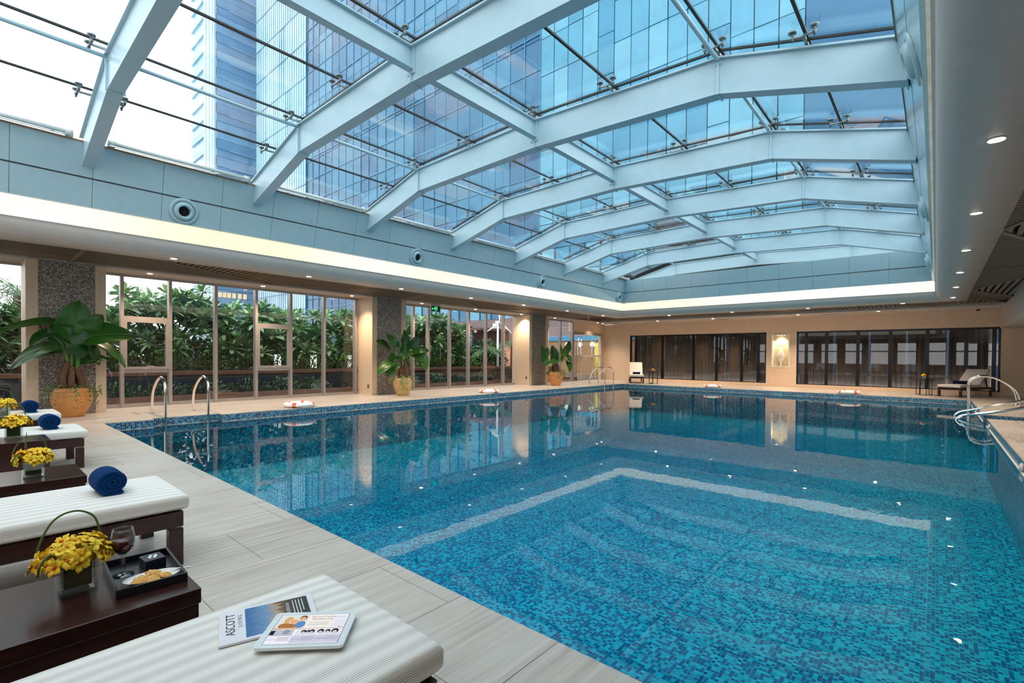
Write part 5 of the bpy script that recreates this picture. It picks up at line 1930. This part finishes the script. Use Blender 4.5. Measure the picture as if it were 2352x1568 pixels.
# white mast with small turbine
mast = empty('wind_mast', (-20.0, 21.6, -0.06))
tag(mast, 'white pole with small wind turbine blades outside the windows', 'wind turbine')
MB().tube([(0, 0, 0), (0, 0, 1.6), (0, 0, 3.3)], [0.085, 0.07, 0.05], 10).build('pole', ringwM, mast)
MB().lathe([(0.0, -0.25), (0.06, -0.2), (0.08, 0.0), (0.05, 0.12), (0.0, 0.16)], 12, axis='x').build('nacelle', ringwM, mast, (0, 0, 3.35))
for k in range(3):
    a = PI / 2 + 2 * PI * k / 3
    u = Vector((0.14, math.cos(a) * 1.15, math.sin(a) * 1.15))
    MB().prism([(0.0, 0.0), (0.35, 0.09), (1.25, 0.02), (1.25, -0.02), (0.2, -0.05)], -0.012, 0.012, 'xz').build('blade', ringwM, mast, (0.14, 0, 3.35), (0, 0, PI / 2) if False else Matrix(((0, 1, 0), (math.cos(a), 0, -math.sin(a)), (math.sin(a), 0, math.cos(a)))).to_euler())
MB().box(0.0, 0.05, -0.45, -0.1, 2.95, 3.25).build('tail_vane', ringwM, mast)

# ------------------------------------------------------------------ buildings beyond
def bmat(name, col, rough=0.25, var=0.10, sc=0.4, metal=0.0, spec=0.5):
    return plain(name, col, rough, metal, spec, var, sc)


pod_glass = [bmat('podium_glass_a', lin(52, 130, 164)), bmat('podium_glass_b', lin(36, 104, 140)), bmat('podium_glass_c', lin(96, 160, 186))]
mulM = bmat('curtain_wall_mullion', lin(34, 56, 78))
brick = bmat('podium_brown', lin(94, 62, 58), 0.7, 0.15, 2)
louvM = bmat('podium_louvre', lin(170, 150, 150), 0.5)
pod = empty('podium_building', (-46, 30, 0))
tag(pod, 'low blue glazed building with brown base and louvre band beyond the garden', 'building')
PW = 32.0
MB().box(0, PW, 0.3, 12, -0.06, 11).build('core', brick, pod)
for fl_ in range(2):
    z0, z1 = 4.35 + fl_ * 2.6, 4.35 + fl_ * 2.6 + 2.5
    n = 24
    for k in range(n):
        a = PW * k / n
        MB().box(a + 0.04, a + PW / n - 0.04, 0.1, 0.3, z0 + (0.75 if fl_ else 0.0), z1).build('window_pane', pod_glass[(k * 7 + fl_ * 3) % 3], pod)
        if fl_:
            MB().box(a + 0.04, a + PW / n - 0.04, 0.1, 0.3, z0, z0 + 0.7).build('spandrel', pod_glass[2], pod)
    for k in range(n + 1):
        MB().box(PW * k / n - 0.05, PW * k / n + 0.05, 0.04, 0.3, z0, z1).build('mullion', mulM, pod)
MB().box(0, PW, 0.05, 0.3, 9.5, 11).build('parapet', pod_glass[1], pod)
for k in range(9):
    MB().box(0, PW, 0.0, 0.3, 3.45 + k * 0.1, 3.50 + k * 0.1).build('louvre', louvM, pod)
for k in range(26):
    z = 2.0 + k * 0.1
    MB().box(PW - 12.5, PW - 5.0, 0.0, 0.25, z - 0.03, z + 0.03).build('louvre', louvM, pod)
MB().box(8, PW - 12.6, -3.2, 0.3, 3.25, 3.42).build('canopy', brick, pod)
for k in range(18):
    MB().box(8.2 + k * 0.62, 8.4 + k * 0.62, -3.3, -3.15, 3.05, 3.25).build('canopy_batten', louvM, pod)
for x in (9.0, 13.5, 18.0):
    MB().box(x, x + 0.25, -3.0, -2.75, -0.06, 3.25).build('canopy_post', mulM, pod)
tealM = bmat('entrance_glass', lin(40, 120, 124))
MB().box(12.2, 15.2, 0.05, 0.3, -0.06, 2.6).build('entrance_glass', tealM, pod)
MB().box(18.5, 19.6, 0.0, 0.3, 0.2, 2.2).build('lit_panel', bmat('lit_panel', lin(226, 160, 116)), pod)
lobM = bmat('lobby_timber', lin(150, 116, 78), 0.6, 0.1, 2)
MB().box(23.5, 31, -0.1, 0.25, -0.06, 2.4).build('lobby_wall', lobM, pod)
MB().box(23.5, 31, -0.2, 0.25, 2.4, 2.75).build('lobby_blue_band', pod_glass[0], pod)
yelM = bmat('yellow_column', lin(232, 208, 70), 0.4)
for x in (26.0, 28.1):
    MB().tube([(x, -0.5, -0.06), (x, -0.5, 2.2)], 0.13, 12).build('yellow_column', yelM, pod)
globM = emit('globe_glow', (1.0, 0.92, 0.78), 1.1)
for k, x in enumerate((25.9, 27.0, 28.0, 29.0)):
    g_ = MB().lathe([(0.17 * math.sin(PI * i / 10), -0.17 * math.cos(PI * i / 10)) for i in range(11)], 14).build('globe_lamp', globM, pod, (x, -0.9, 2.1))

# big glass tower: flat panes, three tones, plane parallel to the end wall
tow = empty('glass_tower', (0, 46, 0))
tag(tow, 'huge pale blue glass tower rising over the roof', 'building')
paleM = [bmat('tower_pale_a', lin(158, 190, 206)), bmat('tower_pale_b', lin(150, 184, 202)), bmat('tower_pale_c', lin(166, 196, 210))]
midM = [bmat('tower_mid_a', lin(34, 92, 128)), bmat('tower_mid_b', lin(48, 108, 140)), bmat('tower_mid_c', lin(26, 78, 116))]
ligM = [bmat('tower_light_a', lin(80, 142, 168)), bmat('tower_light_b', lin(64, 128, 158)), bmat('tower_light_c', lin(98, 154, 176))]
core = bmat('tower_core', lin(50, 90, 120), 0.5)
X0, X1, X2, X3, X4 = -118.5, -94.5, -36.0, -8.5, 6.0
MB().box(X0 + 0.2, X4, 0.5, 30, 0, 110).build('core', core, tow)
unitp = {}


def pane(x0, x1, z0, z1, y, mats, key, name='window_pane'):
    m_ = R.choice(mats)
    k2 = m_.name
    if k2 not in unitp:
        unitp[k2] = MB().box(-0.5, 0.5, -0.5, 0.5, -0.5, 0.5).mesh(name, m_)
    ob(name, unitp[k2], tow, ((x0 + x1) / 2, y + R.uniform(-0.03, 0.03), (z0 + z1) / 2), None, (x1 - x0 - 0.10, 0.3, z1 - z0 - 0.10))


# light right-hand bay: wide panes in view
xs = [X2 + (X3 - X2) * k / 14 for k in range(15)]
zs = [8 + 4.4 * k for k in range(10)] + [60, 75, 110]
for a, c in zip(xs, xs[1:]):
    off = R.choice((0, 0, 1.4))
    for z0, z1 in zip(zs, zs[1:]):
        pane(a, c, z0 + (off if z0 > 8 else 0), z1 + (off if z1 < 110 else 0), 0.2, ligM, 0)
# middle bay
xs = [X1 + (X2 - X1) * k / 12 for k in range(13)]
zs = [6, 12, 20, 29, 39, 50, 62, 80, 110]
for a, c in zip(xs, xs[1:]):
    for z0, z1 in zip(zs, zs[1:]):
        pane(a, c, z0, z1, 0.2, midM, 1)
# pale left bay
xs = [X0 + (X1 - X0) * k / 8 for k in range(9)]
zs = [0, 8, 16, 30, 42, 56, 70, 90, 110]
for a, c in zip(xs, xs[1:]):
    for z0, z1 in zip(zs, zs[1:]):
        pane(a, c, z0, z1, 0.0, paleM, 2)
# dark right end
for z0, z1 in ((8, 24), (24, 40), (40, 60), (60, 110)):
    pane(X3, X4, z0, z1, 0.2, midM, 3)
rest = MB()
for k in range(12 * 2 + 1):
    x = X1 + (X2 - X1) * k / 24
    rest.box(x - 0.06, x + 0.06, -0.05, 0.1, 6, 110)
for z in [6 + 4.2 * k for k in range(25)]:
    rest.box(X1, X2, -0.06, 0.1, z - 0.07, z + 0.07)
for k in range(25):
    x = X0 + (X1 - X0) * k / 24
    rest.box(x - 0.05, x + 0.05, -0.22, -0.1, 0, 110)
for z in [0 + 7.0 * k for k in range(16)]:
    rest.box(X0, X1, -0.24, -0.1, z - 0.1, z + 0.1)
tag(rest.build('facade_fins', bmat('facade_fin', lin(58, 112, 144)), tow), kind='stuff')

# slimmer office tower to the left
t1 = empty('office_tower', (-130, 41, 0))
tag(t1, 'slim blue and white office tower seen left of the glass tower', 'building')
tb = bmat('office_blue', lin(128, 160, 190))
tb2 = bmat('office_blue_dark', lin(108, 144, 178))
tw = bmat('office_white', lin(170, 190, 202))
tp = bmat('office_pale', lin(160, 190, 204))
MB().box(-17.5, -0.3, 0.3, 9.6, 0, 120).build('core', tp, t1)
for k in range(28):
    z = k * 4.2
    MB().box(-0.3, 0.0, 0.2, 9.6, z, z + 2.2).build('window_band', tb if k % 2 else tb2, t1)
    MB().box(-0.3, -0.05, 0.2, 9.6, z + 2.3, z + 4.1).build('spandrel_band', tb2 if k % 3 else tb, t1)
    MB().box(-0.25, 0.25, 3.0, 9.6, z + 4.1, z + 4.2).build('floor_fin', tw, t1)
    MB().box(-17.5, -7.5, -0.15, 0.3, z + 0.5, z + 2.0).build('balcony_band', tb if k < 14 else tp, t1)
MB().box(-7.5, 0.0, -0.2, 0.3, 0, 120).build('corner_strip', tw, t1)
for x in (-6.4, -4.2, -1.8):
    MB().box(x, x + 0.8, -0.3, -0.2, 0, 120).build('corner_rib', tp, t1)
winY = emit('office_lit_window', (1.0, 0.82, 0.5), 0.8)
for z, ys in ((14.9, (0.6, 1.6, 2.6, 3.7, 5.0, 6.2)), (6.6, (1.0, 2.0, 3.2, 5.0, 6.5))):
    for y in ys:
        MB().box(-0.1, 0.04, y, y + 0.8, z, z + 1.2).build('lit_window', winY, t1)
